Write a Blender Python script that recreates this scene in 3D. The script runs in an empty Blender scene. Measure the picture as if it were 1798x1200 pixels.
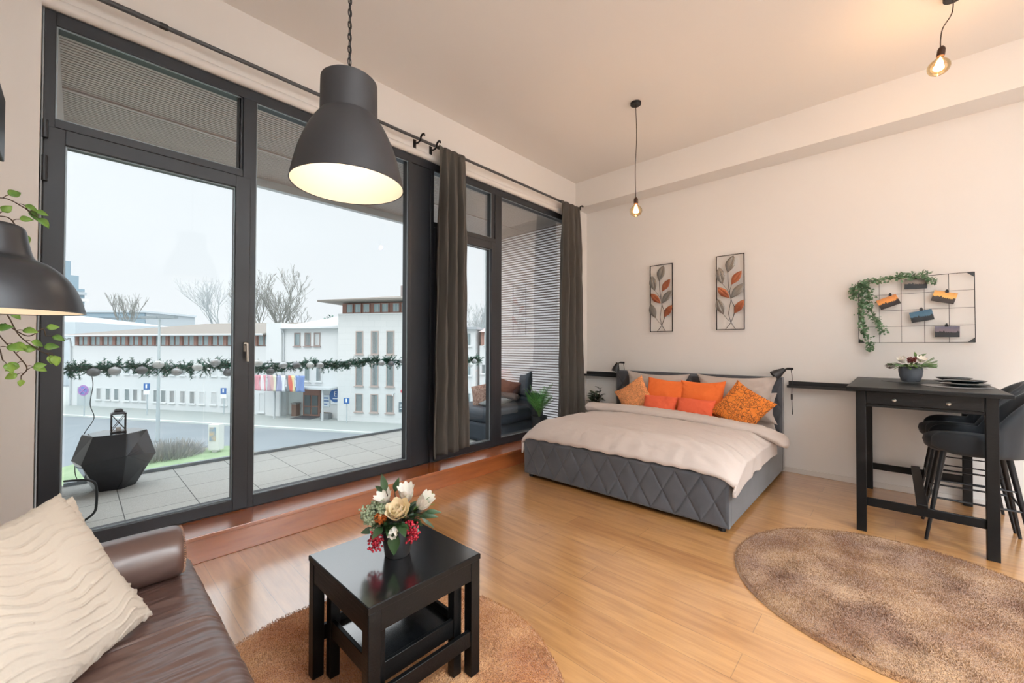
import bpy, bmesh, math, random
from math import sin, cos, pi, radians, sqrt, atan2, exp
from mathutils import Vector, Matrix, noise
random.seed(7)
sc = bpy.context.scene
COL = sc.collection
V = Vector

# ---------------------------------------------------------------- camera
yaw, pit, rol = radians(43.1204), radians(.7595), radians(.1364)
F = V((-sin(yaw) * cos(pit), cos(yaw) * cos(pit), sin(pit)))
R0 = V((cos(yaw), sin(yaw), 0)); U0 = R0.cross(F)
R = cos(rol) * R0 + sin(rol) * U0; U = -sin(rol) * R0 + cos(rol) * U0
cam = bpy.data.cameras.new('camera'); co = bpy.data.objects.new('camera', cam); COL.objects.link(co)
cam.sensor_width = 36; cam.lens = 36 * 715.08 / 1798; cam.clip_start = .02; cam.clip_end = 2000
M = Matrix((R, U, -F)).transposed().to_4x4(); M.translation = V((0, 0, 1.36)); co.matrix_world = M
sc.camera = co

# ---------------------------------------------------------------- world, sun, lamps, exposure
sc.view_settings.view_transform = 'Standard'; sc.view_settings.look = 'None'
sc.view_settings.exposure = 0.0; sc.view_settings.gamma = 1; sc.view_settings.use_curve_mapping = False
sc.cycles.transparent_max_bounces = 24; sc.cycles.max_bounces = 10; sc.cycles.diffuse_bounces = 5
sc.cycles.sample_clamp_indirect = 6
w = bpy.data.worlds.new('overcast_sky'); sc.world = w; w.use_nodes = True
nt = w.node_tree; nt.nodes.clear()
tc = nt.nodes.new('ShaderNodeTexCoord'); sx = nt.nodes.new('ShaderNodeSeparateXYZ'); rp = nt.nodes.new('ShaderNodeValToRGB')
nz = nt.nodes.new('ShaderNodeTexNoise'); nz.inputs['Scale'].default_value = 2.2; nz.inputs['Detail'].default_value = 4
mx = nt.nodes.new('ShaderNodeMixRGB'); mx.blend_type = 'SOFT_LIGHT'; mx.inputs[0].default_value = .05
bg = nt.nodes.new('ShaderNodeBackground'); wo = nt.nodes.new('ShaderNodeOutputWorld')
nt.links.new(tc.outputs['Generated'], sx.inputs[0]); nt.links.new(sx.outputs['Z'], rp.inputs[0])
nt.links.new(tc.outputs['Generated'], nz.inputs['Vector'])
nt.links.new(rp.outputs[0], mx.inputs[1]); nt.links.new(nz.outputs['Fac'], mx.inputs[2])
nt.links.new(mx.outputs[0], bg.inputs[0]); nt.links.new(bg.outputs[0], wo.inputs[0])
e = rp.color_ramp.elements
e[0].position = .0; e[0].color = (.345, .362, .372, 1); e[1].position = .75; e[1].color = (1.25, 1.29, 1.32, 1)
em = e.new(.36); em.color = (.338, .362, .375, 1)
bg.inputs[1].default_value = 2.7
SUN = bpy.data.lights.new('sun', 'SUN'); SUN.energy = .25; SUN.angle = radians(35); SUN.color = (1, .98, .96)
so = bpy.data.objects.new('sun', SUN); COL.objects.link(so)
so.rotation_euler = V((-.75, .45, -.62)).to_track_quat('-Z', 'Y').to_euler()

def lamp(name, loc, energy, color, size=.05, kind='POINT', rot=None, parent=None, spread=None):
    l = bpy.data.lights.new(name, kind); l.energy = energy; l.color = color
    if kind == 'AREA':
        l.shape = 'DISK'; l.size = size
        if spread: l.spread = spread
    else: l.shadow_soft_size = size
    o = bpy.data.objects.new(name, l); COL.objects.link(o); o.location = loc
    if rot: o.rotation_euler = rot
    return o
WARM = (1, .72, .45); NEUT = (.82, .92, 1)
# added fill lights under the ceiling, out of view behind and beside the camera
for (x, y) in ((1.7, 1.0), (2.5, 2.6)):
    lamp('added_ceiling_fill', (x, y, 3.74), 100, NEUT, .6, 'AREA', spread=radians(110))
for (x, y) in ((1.8, .3), (2.9, 1.9)):  # added unseen upward lights that brighten the room off the ceiling
    lamp('added_uplight_fill', (x, y, 2.3), 125, NEUT, .5, 'AREA', rot=(pi, 0, 0), spread=radians(130))

# ---------------------------------------------------------------- helpers
def lin(h):
    h = h.lstrip('#'); r = []
    for i in (0, 2, 4):
        c = int(h[i:i + 2], 16) / 255; r.append(c / 12.92 if c <= .04045 else ((c + .055) / 1.055) ** 2.4)
    return (*r, 1)

def mat(name, col, rough=.5, metal=0, var=None, bump=None, spec=.5, sheen=0, coat=0, emit=None, alpha=None, trans=0, aniso=None, stretch=None, sss=0):
    m = bpy.data.materials.new(name); m.use_nodes = True
    nt = m.node_tree; b = nt.nodes['Principled BSDF']
    c = lin(col) if isinstance(col, str) else (*col, 1) if len(col) == 3 else col
    b.inputs['Base Color'].default_value = c; b.inputs['Roughness'].default_value = rough
    b.inputs['Metallic'].default_value = metal; b.inputs['Specular IOR Level'].default_value = spec
    b.inputs['Sheen Weight'].default_value = sheen; b.inputs['Coat Weight'].default_value = coat
    if trans: b.inputs['Transmission Weight'].default_value = trans
    if sss: b.inputs['Subsurface Weight'].default_value = sss; b.inputs['Subsurface Radius'].default_value = (.02, .01, .005)
    if emit: b.inputs['Emission Color'].default_value = (*emit[0], 1); b.inputs['Emission Strength'].default_value = emit[1]
    if alpha is not None: b.inputs['Alpha'].default_value = alpha
    if var or bump:
        tc = nt.nodes.new('ShaderNodeTexCoord'); mp = nt.nodes.new('ShaderNodeMapping'); nt.links.new(tc.outputs['Object'], mp.inputs[0])
        if stretch: mp.inputs['Scale'].default_value = stretch
        vec = mp.outputs[0]
    if var:   # (scale, second colour, contrast)
        n = nt.nodes.new('ShaderNodeTexNoise'); n.inputs['Scale'].default_value = var[0]; n.inputs['Detail'].default_value = 6
        nt.links.new(vec, n.inputs['Vector'])
        r = nt.nodes.new('ShaderNodeValToRGB'); k = var[2] if len(var) > 2 else .2
        r.color_ramp.elements[0].position = .5 - k; r.color_ramp.elements[1].position = .5 + k
        r.color_ramp.elements[0].color = c; r.color_ramp.elements[1].color = lin(var[1]) if isinstance(var[1], str) else (*var[1], 1)
        nt.links.new(n.outputs['Fac'], r.inputs[0]); nt.links.new(r.outputs[0], b.inputs['Base Color'])
    if bump:  # (scale, strength, distance)
        n = nt.nodes.new('ShaderNodeTexNoise'); n.inputs['Scale'].default_value = bump[0]; n.inputs['Detail'].default_value = 4
        nt.links.new(vec, n.inputs['Vector'])
        bp = nt.nodes.new('ShaderNodeBump'); bp.inputs['Strength'].default_value = bump[1]; bp.inputs['Distance'].default_value = bump[2]
        nt.links.new(n.outputs['Fac'], bp.inputs['Height']); nt.links.new(bp.outputs[0], b.inputs['Normal'])
    return m

def N(m, t, **k):
    n = m.node_tree.nodes.new(t)
    for a, v in k.items(): setattr(n, a, v)
    return n
def LK(m, a, b): m.node_tree.links.new(a, b)

class MB:
    def __init__(s): s.v = []; s.f = []
    def add(s, vs, fs):
        o = len(s.v); s.v += [tuple(v) for v in vs]; s.f += [tuple(i + o for i in f) for f in fs]; return s
    def box(s, x0, x1, y0, y1, z0, z1):
        return s.add([(x0, y0, z0), (x1, y0, z0), (x1, y1, z0), (x0, y1, z0), (x0, y0, z1), (x1, y0, z1), (x1, y1, z1), (x0, y1, z1)],
                     [(0, 3, 2, 1), (4, 5, 6, 7), (0, 1, 5, 4), (1, 2, 6, 5), (2, 3, 7, 6), (3, 0, 4, 7)])
    def obox(s, c, size, rot):
        c = V(c); vs = []
        for z in (-1, 1):
            for (x, y) in ((-1, -1), (1, -1), (1, 1), (-1, 1)): vs.append(c + rot @ V((x * size[0] / 2, y * size[1] / 2, z * size[2] / 2)))
        return s.add(vs, [(0, 3, 2, 1), (4, 5, 6, 7), (0, 1, 5, 4), (1, 2, 6, 5), (2, 3, 7, 6), (3, 0, 4, 7)])
    def tube(s, pts, r, n=8, cap=True, closed=False):
        pts = [V(p) for p in pts]; k = len(pts); rs = r if isinstance(r, (list, tuple)) else [r] * k
        vs = []; prev = None
        for i, p in enumerate(pts):
            if closed: t = pts[(i + 1) % k] - pts[i - 1]
            else: t = pts[min(i + 1, k - 1)] - pts[max(i - 1, 0)]
            if t.length < 1e-9: t = V((0, 0, 1))
            t.normalize()
            if prev is None:
                a = V((0, 0, 1)) if abs(t.z) < .9 else V((1, 0, 0)); u = t.cross(a).normalized()
            else:
                u = prev - t * prev.dot(t)
                u = u.normalized() if u.length > 1e-6 else t.orthogonal().normalized()
            prev = u; w_ = t.cross(u)
            for j in range(n):
                a = 2 * pi * j / n; vs.append(p + (u * cos(a) + w_ * sin(a)) * rs[i])
        fs = []
        for i in range(k if closed else k - 1):
            for j in range(n):
                a = i * n + j; b = i * n + (j + 1) % n; i2 = (i + 1) % k
                fs.append((a, b, i2 * n + (j + 1) % n, i2 * n + j))
        if cap and not closed: fs.append(tuple(range(n))[::-1]); fs.append(tuple((k - 1) * n + j for j in range(n)))
        return s.add(vs, fs)
    def lathe(s, prof, c=(0, 0, 0), n=32, rot=None, sx=1, sy=1, cap=True):
        c = V(c); vs = []; k = len(prof)
        for (r, z) in prof:
            for j in range(n):
                a = 2 * pi * j / n; p = V((r * cos(a) * sx, r * sin(a) * sy, z))
                vs.append(c + (rot @ p if rot else p))
        fs = []
        for i in range(k - 1):
            for j in range(n):
                fs.append((i * n + j, i * n + (j + 1) % n, (i + 1) * n + (j + 1) % n, (i + 1) * n + j))
        if cap and prof[0][0] > 1e-6: fs.append(tuple(range(n))[::-1])
        if cap and prof[-1][0] > 1e-6: fs.append(tuple((k - 1) * n + j for j in range(n)))
        return s.add(vs, fs)
    def grid(s, fn, nu, nv, wu=False, wv=False):
        vs = [fn(i / nu, j / nv) for j in range(nv + (0 if wv else 1)) for i in range(nu + (0 if wu else 1))]
        W = nu if wu else nu + 1; Hh = nv if wv else nv + 1; fs = []
        for j in range(nv):
            for i in range(nu):
                fs.append((j * W + i, j * W + (i + 1) % W, ((j + 1) % Hh) * W + (i + 1) % W, ((j + 1) % Hh) * W + i))
        return s.add(vs, fs)
    def sphere(s, c, r, n=12, m=8, sc_=(1, 1, 1)):
        prof = [(r * sin(pi * i / m) if 0 < i < m else 0.0, -r * cos(pi * i / m)) for i in range(m + 1)]
        c = V(c); vs = []
        for (rr, z) in prof:
            for j in range(n):
                a = 2 * pi * j / n; vs.append(c + V((rr * cos(a) * sc_[0], rr * sin(a) * sc_[1], z * sc_[2])))
        fs = [(i * n + j, i * n + (j + 1) % n, (i + 1) * n + (j + 1) % n, (i + 1) * n + j) for i in range(m) for j in range(n)]
        return s.add(vs, fs)
    def prism(s, poly, z0, z1):
        n = len(poly)
        return s.add([(x, y, z0) for x, y in poly] + [(x, y, z1) for x, y in poly],
                     [tuple(range(n))[::-1], tuple(range(n, 2 * n))] + [(i, (i + 1) % n, n + (i + 1) % n, n + i) for i in range(n)])
    def leaf(s, base, d, up, L, W, fold=.25, curl=.15, shape=(.0, .75, 1, .8, .45, 0.0)):
        base = V(base); d = V(d).normalized(); up = V(up); side = d.cross(up)
        side = side.normalized() if side.length > 1e-6 else d.orthogonal().normalized(); up = side.cross(d).normalized()
        k = len(shape); vs = []
        for i, sh in enumerate(shape):
            t = i / (k - 1); c = base + d * (L * t) - up * (curl * L * t * t)
            hw = sh * W / 2
            vs += [c - side * hw + up * fold * hw, c, c + side * hw + up * fold * hw]
        fs = []
        for i in range(k - 1):
            a = i * 3; fs += [(a, a + 1, a + 4, a + 3), (a + 1, a + 2, a + 5, a + 4)]
        return s.add(vs, fs)
    def mesh(s, name, mt=None, smooth=35):
        me = bpy.data.meshes.new(name); me.from_pydata([tuple(v) for v in s.v], [], s.f); me.validate(); me.update()
        if mt: me.materials.append(mt)
        if smooth:
            me.shade_smooth()
            try: me.set_sharp_from_angle(angle=radians(smooth))
            except Exception: pass
        return me
    def build(s, name, mt, parent=None, smooth=35, bevel=0, solid=0, sub=0, weld=0, local=False):
        if parent and not local:
            r = parent
            while r.parent: r = r.parent
            Mi = (Matrix.Translation(r.location) @ Matrix.Rotation(r.rotation_euler.z, 4, 'Z')).inverted()
            s.v = [tuple(Mi @ V(v)) for v in s.v]
        me = s.mesh(name, mt, smooth)
        if weld:
            bm = bmesh.new(); bm.from_mesh(me); bmesh.ops.remove_doubles(bm, verts=bm.verts, dist=weld); bmesh.ops.recalc_face_normals(bm, faces=bm.faces); bm.to_mesh(me); bm.free()
            me.shade_smooth(); me.set_sharp_from_angle(angle=radians(smooth or 30))
        o = bpy.data.objects.new(name, me); COL.objects.link(o)
        if parent: o.parent = parent
        if solid: md = o.modifiers.new('solid', 'SOLIDIFY'); md.thickness = solid; md.offset = 0
        if bevel: md = o.modifiers.new('bevel', 'BEVEL'); md.width = bevel; md.segments = 2; md.limit_method = 'ANGLE'; md.angle_limit = radians(40)
        if sub: md = o.modifiers.new('sub', 'SUBSURF'); md.levels = sub; md.render_levels = sub
        return o

def tag(o, label=None, cat=None, group=None, kind=None):
    if label: o['label'] = label
    if cat: o['category'] = cat
    if group: o['group'] = group
    if kind: o['kind'] = kind
    return o
def thing(name, label, cat, loc=(0, 0, 0), rz=0, group=None, kind=None):
    o = bpy.data.objects.new(name, None); COL.objects.link(o); o.location = loc; o.rotation_euler = (0, 0, rz); o.empty_display_size = .1
    return tag(o, label, cat, group, kind)
def kids(o): return [c for c in bpy.data.objects if c.parent == o]
def dup(o, loc=None, rz=None, label=None, parent=None):
    c = o.copy(); COL.objects.link(c)
    if parent: c.parent = parent
    if loc is not None: c.location = loc
    if rz is not None: c.rotation_euler = (0, 0, rz)
    if label: c['label'] = label
    for k in kids(o): dup(k, parent=c)
    return c
def struct(o): o['kind'] = 'structure'; return o
def rot(ax, deg): return Matrix.Rotation(radians(deg), 3, ax)
def lerp(a, b, t): return a + (b - a) * t
def catmull(P, n=8):
    P = [V(p) for p in P]; out = []
    Q = [P[0] * 2 - P[1]] + P + [P[-1] * 2 - P[-2]]
    for i in range(1, len(Q) - 2):
        for k in range(n):
            t = k / n; a, b, c, d = Q[i - 1:i + 3]
            out.append(.5 * ((2 * b) + (c - a) * t + (2 * a - 5 * b + 4 * c - d) * t * t + (3 * b - a - 3 * c + d) * t ** 3))
    out.append(P[-1]); return out
def sp(prof, n=5): return [(max(0, p.x), p.y) for p in catmull([(r, z, 0) for r, z in prof], n)]
def rnd(a, b): return random.uniform(a, b)

# ---------------------------------------------------------------- materials
WALL = mat('wall_paint', (.82, .80, .775), .9, bump=(120, .05, .002))
CEIL = mat('ceiling_paint', (.83, .81, .785), .95)
BLACKF = mat('anthracite_frame', '#22252a', .42, var=(3, '#282b30'))
BLACK = mat('black_paint', '#141416', .4, bump=(60, .08, .002))
BLACKM = mat('black_metal', '#17171a', .35, .3)
MATTBLK = mat('matt_black_metal', '#262628', .5, .1)
CHROME = mat('brushed_steel', '#b9b4ac', .3, 1)
BWOOD = mat('black_stained_wood', '#0a0b0c', .42, bump=(14, .25, .004), stretch=(1, 9, 9), spec=.25)
VELVET = mat('grey_velvet', '#3f4045', .85, sheen=.3, var=(5, '#525358', .3), bump=(350, .15, .001))
DVELVET = mat('dark_velvet', '#15181c', .8, sheen=.15, var=(7, '#1c2025', .3))
LINEN = mat('bed_linen', '#cdc0b8', .85, sheen=.1, bump=(9, .25, .02), stretch=(1, 3, 1))
PILL = mat('pillow_linen', '#bcb0a8', .85, bump=(16, .3, .01))
ORANGE = mat('orange_cotton', '#e8702e', .85, bump=(18, .7, .016))
CORAL = mat('coral_cotton', '#e46440', .9, bump=(34, .8, .008))
LEATHER = mat('brown_leather', '#5d433b', .42, bump=(90, .12, .002), spec=.7, coat=.6)
LEATHER.node_tree.nodes['Principled BSDF'].inputs['Coat Roughness'].default_value = .38; LEATHER.node_tree.nodes['Principled BSDF'].inputs['Coat IOR'].default_value = 1.8
CURT = mat('taupe_linen_curtain', '#5d5852', .95, var=(38, '#7a746c', .25), bump=(260, .5, .002), stretch=(1, 1, .06))
nb = CURT.node_tree; tr = nb.nodes.new('ShaderNodeBsdfTranslucent'); tr.inputs[0].default_value = lin('#7d7c7a'); ms = nb.nodes.new('ShaderNodeMixShader'); ms.inputs[0].default_value = .42
nb.links.new(nb.nodes['Principled BSDF'].outputs[0], ms.inputs[1]); nb.links.new(tr.outputs[0], ms.inputs[2]); nb.links.new(ms.outputs[0], nb.nodes['Material Output'].inputs[0])
LEAFD = mat('dark_leaf', '#1f3520', .4, var=(8, '#35522a', .2))
LEAFM = mat('leaf_green', '#4d7a35', .45, var=(9, '#7fa548', .2))
LEAFB = mat('bright_fern_green', '#5cb848', .5, var=(6, '#8ad868', .2))
LEAFI = mat('ivy_green', '#3f6340', .5, var=(20, '#6f8c6a', .15))
FIR = mat('fir_needles', '#2c6450', .6, var=(12, '#4d8a76', .2))
STEM = mat('stem', '#4b3a28', .7)
POTG = mat('grey_clay_pot', '#4a4e54', .6)
POTB = mat('black_pot', '#1c1c1e', .5)
WHITEP = mat('white_petals', '#f4efe6', .6, sss=.1)
CREAM = mat('cream_petals', '#f3e2bf', .6, sss=.1)
SAGE = mat('sage_flowers', '#8b9a78', .8, var=(60, '#b4bda0', .2))
RUST = mat('rust_flower', '#a04a18', .7, var=(80, '#c9702c', .2))
BERRY = mat('red_berries', '#a3142a', .3)
NEUTW = mat('off_white_plastic', '#dcdcda', .5)

def glass(name, tint=(.975, .982, .985), k=1.0, add=.0):
    m = bpy.data.materials.new(name); m.use_nodes = True; n = m.node_tree; n.nodes.clear()
    o = n.nodes.new('ShaderNodeOutputMaterial'); t = n.nodes.new('ShaderNodeBsdfTransparent'); t.inputs[0].default_value = (*tint, 1)
    g = n.nodes.new('ShaderNodeBsdfGlossy'); g.inputs['Roughness'].default_value = 0.0; g.inputs[0].default_value = (1, 1, 1, 1)
    fr = n.nodes.new('ShaderNodeFresnel'); fr.inputs[0].default_value = 1.4
    mu = n.nodes.new('ShaderNodeMath'); mu.operation = 'MULTIPLY_ADD'; mu.inputs[1].default_value = k; mu.inputs[2].default_value = add; mu.use_clamp = True
    mi = n.nodes.new('ShaderNodeMixShader'); n.links.new(fr.outputs[0], mu.inputs[0]); n.links.new(mu.outputs[0], mi.inputs[0])
    n.links.new(t.outputs[0], mi.inputs[1]); n.links.new(g.outputs[0], mi.inputs[2]); n.links.new(mi.outputs[0], o.inputs[0]); return m
GLASS = glass('window_glass', k=.30)
RGLASS = glass('railing_glass', (.95, .968, .975), .4)
AMBER = glass('amber_bulb_glass', (1, .84, .60), .8, .04)

def wood_floor():
    m = mat('oak_floor', '#c08a50', .30, spec=.9, coat=1); m.node_tree.nodes['Principled BSDF'].inputs['Coat Roughness'].default_value = .2; m.node_tree.nodes['Principled BSDF'].inputs['Coat IOR'].default_value = 2.7; b = m.node_tree.nodes['Principled BSDF']
    tc = N(m, 'ShaderNodeTexCoord'); br = N(m, 'ShaderNodeTexBrick', offset=.37, offset_frequency=2)
    br.inputs['Scale'].default_value = 1; br.inputs['Brick Width'].default_value = 1.35; br.inputs['Row Height'].default_value = .185
    br.inputs['Mortar Size'].default_value = .0018; br.inputs['Mortar Smooth'].default_value = .2; br.inputs['Bias'].default_value = 0
    br.inputs['Color1'].default_value = lin('#c28a4c'); br.inputs['Color2'].default_value = lin('#a86c32'); br.inputs['Mortar'].default_value = lin('#6e4622')
    LK(m, tc.outputs['Object'], br.inputs['Vector'])
    mp = N(m, 'ShaderNodeMapping'); mp.inputs['Scale'].default_value = (1.6, 16, 1); LK(m, tc.outputs['Object'], mp.inputs[0])
    n1 = N(m, 'ShaderNodeTexNoise'); n1.inputs['Scale'].default_value = 1.6; n1.inputs['Detail'].default_value = 8; n1.inputs['Roughness'].default_value = .6; LK(m, mp.outputs[0], n1.inputs['Vector'])
    r = N(m, 'ShaderNodeValToRGB'); r.color_ramp.elements[0].position = .3; r.color_ramp.elements[0].color = lin('#8d5c2c'); r.color_ramp.elements[1].position = .62; r.color_ramp.elements[1].color = lin('#d8a468')
    LK(m, n1.outputs['Fac'], r.inputs[0])
    mi = N(m, 'ShaderNodeMixRGB', blend_type='MIX'); mi.inputs[0].default_value = .42; LK(m, br.outputs['Color'], mi.inputs[1]); LK(m, r.outputs[0], mi.inputs[2])
    # dark knots
    mp2 = N(m, 'ShaderNodeMapping'); mp2.inputs['Scale'].default_value = (1.1, 3.2, 1); LK(m, tc.outputs['Object'], mp2.inputs[0])
    vo = N(m, 'ShaderNodeTexNoise'); vo.inputs['Scale'].default_value = 3.4; vo.inputs['Detail'].default_value = 3; LK(m, mp2.outputs[0], vo.inputs['Vector'])
    r2 = N(m, 'ShaderNodeValToRGB'); r2.color_ramp.elements[0].position = .66; r2.color_ramp.elements[0].color = (0, 0, 0, 1); r2.color_ramp.elements[1].position = .76; r2.color_ramp.elements[1].color = (.55, .55, .55, 1)
    LK(m, vo.outputs['Fac'], r2.inputs[0])
    m2 = N(m, 'ShaderNodeMixRGB'); LK(m, r2.outputs[0], m2.inputs[0]); LK(m, mi.outputs[0], m2.inputs[1]); m2.inputs[2].default_value = lin('#7d4a20')
    LK(m, m2.outputs[0], b.inputs['Base Color'])
    bp = N(m, 'ShaderNodeBump'); bp.inputs['Strength'].default_value = .12; bp.inputs['Distance'].default_value = .002; LK(m, n1.outputs['Fac'], bp.inputs['Height']); LK(m, bp.outputs[0], b.inputs['Normal'])
    return m
FLOOR = wood_floor()
SILL = mat('sill_oak', '#b0622f', .24, var=(2.5, '#8f4a22', .25), stretch=(8, 1, 8), spec=1, coat=.8)
SILL.node_tree.nodes['Principled BSDF'].inputs['Coat Roughness'].default_value = .25; SILL.node_tree.nodes['Principled BSDF'].inputs['Coat IOR'].default_value = 2.3

# ================================================================ room shell
XW = -3.43
struct(MB().box(-3.43, 3.3, -.55, 5.34, -.2, 0).build('floor', FLOOR, smooth=0))
struct(MB().box(-3.75, 3.5, -.8, 5.6, 3.79, 4.1).build('ceiling', CEIL, smooth=0))
struct(MB().box(-3.75, 3.5, 5.34, 5.6, -.2, 3.79).build('wall_back', WALL, smooth=0))
struct(MB().box(XW, 3.3, -.8, -.55, -.2, 3.79).build('wall_front', WALL, smooth=0))
struct(MB().box(3.3, 3.5, -.8, 5.34, -.2, 3.79).build('wall_right', WALL, smooth=0))
b = MB(); b.box(-3.75, XW, -.8, -.155, -.2, 3.79); b.box(-3.75, XW, 5.16, 5.34, -.2, 3.79)
b.box(-3.75, XW, -.155, 5.16, 3.285, 3.79); b.box(-3.75, XW, -.155, 5.16, -.2, .12)
struct(b.build('wall_left', WALL, smooth=0))
struct(MB().box(XW, 3.3, 5.035, 5.34, 3.41, 3.79).build('trim_1', WALL, smooth=0))
b = MB(); b.box(-3.46, -3.16, -.5, 5.34, .15, .177); b.box(-3.43, -3.178, -.5, 5.34, 0, .15)
struct(b.build('trim_2', SILL, smooth=0, bevel=.004))
SKIRT = mat('skirting_white', (.74, .71, .68), .6)
struct(MB().box(-3.17, 3.3, 5.326, 5.34, 0, .055).build('baseboard_back', SKIRT, smooth=0, bevel=.003))
# white plaster coving along the top of the window
struct(MB().tube([(-3.445, -.155, 3.292), (-3.445, 5.16, 3.292)], .032, 14).build('trim_3', WALL))

# ---------------------------------------------------------------- window wall
win = bpy.data.objects.new('window_1', None); COL.objects.link(win); struct(win)
XF0, XF1 = -3.56, -3.46
def bars(parent, name, L, bevel=.003, m=BLACKF):
    b = MB()
    for q in L: b.box(*q)
    return b.build(name, m, parent, smooth=0, bevel=bevel)
bars(win, 'window_frame', [(XF0, XF1, -.145, -.10, .177, 3.26), (XF0, XF1, 5.08, 5.16, .177, 3.26),
     (XF0, XF1, -.10, 5.08, 3.185, 3.26), (XF0, XF1, .90, 2.21, .177, .262), (XF0, XF1, 3.50, 5.08, .177, .262)])
bars(win, 'mullion', [(XF0, XF1, .815, .90, .177, 3.185)])
bars(win, 'mullion', [(XF0, XF1, 2.205, 2.245, .177, 3.185), (XF0 - .02, XF1 - .015, 2.245, 2.47, .177, 3.185), (XF0, XF1, 2.47, 2.51, .177, 3.185)])
bars(win, 'mullion', [(XF0, XF1, 3.40, 3.507, .177, 3.185)])
bars(win, 'transom', [(XF0, XF1, -.10, .815, 2.60, 2.65)])
bars(win, 'transom', [(XF0, XF1, 2.51, 3.40, 2.60, 2.65)])
GASK = mat('glazing_gasket', '#8f9aa0', .35, .4)
def pane(parent, y0, y1, z0, z1):
    b = MB(); x = XF1 - .012; t = .007
    for q in ((x - t, x, y0, y0 + t, z0, z1), (x - t, x, y1 - t, y1, z0, z1), (x - t, x, y0 + t, y1 - t, z0, z0 + t), (x - t, x, y0 + t, y1 - t, z1 - t, z1)): b.box(*q)
    p = MB().box(-3.522, -3.514, y0 - .004, y1 + .004, z0 - .004, z1 + .004).build('pane', GLASS, parent, smooth=0)
    b.build('gasket', GASK, p, smooth=0)
pane(win, -.10, .80, 2.65, 3.185); pane(win, .90, 2.205, .262, 3.185); pane(win, 2.51, 3.345, 2.65, 3.185); pane(win, 3.507, 5.08, .262, 3.185)
bars(win, 'glazing_bead', [(XF0 + .02, XF1 - .012, .79, .815, 2.65, 3.185)])
bars(win, 'glazing_bead', [(XF0 + .02, XF1 - .012, 3.34, 3.40, 2.65, 3.185)])
def door(name, y0, y1, py0, py1, handle):
    d = bpy.data.objects.new(name, None); COL.objects.link(d); struct(d)
    x0, x1 = -3.545, -3.448
    bars(d, 'sash', [(x0, x1, y0, py0, .185, 2.595), (x0, x1, py1, y1, .185, 2.595), (x0, x1, py0, py1, .185, .262), (x0, x1, py0, py1, 2.51, 2.595)])
    pane(d, py0, py1, .262, 2.51)
    if handle:
        y = .838
        h = MB().box(-3.448, -3.436, y - .014, y + .014, 1.32, 1.39).build('rosette', CHROME, d, bevel=.006)
        MB().tube([(-3.436, y, 1.37), (-3.40, y, 1.37)], .009, 10).tube([(-3.398, y, 1.378), (-3.398, y + .004, 1.25)], .0095, 10).build('handle', CHROME, h)
        MB().tube([(-3.438, -.135, 2.28), (-3.438, -.135, 2.42)], .012, 10).build('hinge', BLACKF, d)
        MB().tube([(-3.438, -.135, 2.52), (-3.438, -.135, 2.62)], .012, 10).build('hinge', BLACKF, d)
    return d
door('door_1', -.14, .862, -.058, .77, True)
door('door_2', 2.515, 3.398, 2.60, 3.33, False)

# ---------------------------------------------------------------- curtain rod, curtains
RODM = mat('anthracite_rod', '#48494b', .5)
rod = thing('curtain_rod', 'long thin anthracite curtain rod running above the whole window wall', 'curtain rod', (-3.34, 2.4, 3.37))
MB().tube([(-3.34, -.5, 3.374), (-3.34, .35, 3.374)], .0165, 12).tube([(-3.34, .35, 3.374), (-3.34, 5.0, 3.374)], .0140, 12).build('rail', RODM, rod)
MB().tube([(-3.34, .33, 3.374), (-3.34, .37, 3.374)], .019, 12).build('joint_sleeve', MATTBLK, rod)
for y in (2.25, 2.44, 5.0):
    b = MB().box(-3.43, -3.424, y - .016, y + .016, 3.28, 3.40).tube(catmull([(-3.425, y, 3.375), (-3.39, y, 3.352), (-3.345, y, 3.355), (-3.322, y, 3.372), (-3.325, y, 3.392)], 4), .009, 6)
    b.tube(catmull([(-3.34, y + .012, 3.395), (-3.328, y + .014, 3.415), (-3.30, y + .016, 3.42), (-3.285, y + .016, 3.40)], 4), .010, 6)
    b.build('bracket', BLACKM, rod)

CF = 3
def curtain(name, label, y0t, y1t, y0b, y1b, zb, seed, folds, lift=None):
    t = thing(name, label, 'curtain', (-3.34, (y0t + y1t) / 2, 3.37), group='curtains on the long rod')
    rr = random.Random(seed); ph = rr.random() * 6
    def fn(u, v):
        z = lerp(3.39, zb, v); yy = lerp(lerp(y0t, y1t, u), lerp(y0b, y1b, u), v ** .8)
        amp = .016 + .045 * min(1, v * 5) ; 
        k = 2 * pi * folds
        x = -3.34 + amp * (sin(k * u + ph + .5 * sin(3 * v)) * .8 + .35 * sin(k * 2.1 * u + ph * 2 + v)) * (1 if v > .03 else v / .03 * .5 + .5)
        x += .012 * noise.noise(V((u * 9, v * 14, seed))); yy += .014 * noise.noise(V((u * 4 + 7, v * 6, seed)))
        z += .02 * noise.noise(V((u * 6, 3, seed))) * v
        if lift: z += lift(u) * v
        return V((x + .02, yy, z))
    MB().grid(fn, 150, 60).build('cloth', CURT, t, smooth=180, solid=.003)
    MB().grid(lambda u, v: V((-3.34 + .017 * cos(2 * pi * v) * (1 + .25 * sin(2 * pi * folds * 2 * u)), lerp(y0t, y1t, u), 3.374 + .017 * sin(2 * pi * v))), 60, 12, wv=True).build('rod_pocket', CURT, t, smooth=180)
curtain('curtain', 'grey-brown linen curtain gathered in front of the wide black window post', 2.46, 2.81, 2.40, 2.87, .285, 3, 3.4, lambda u: .03 * (1 - u) * -1 + .02 * u)
curtain('curtain', 'grey-brown linen curtain hanging in the corner beside the bed', 4.53, 4.97, 4.45, 5.06, .20, 8, 3.2)
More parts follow.
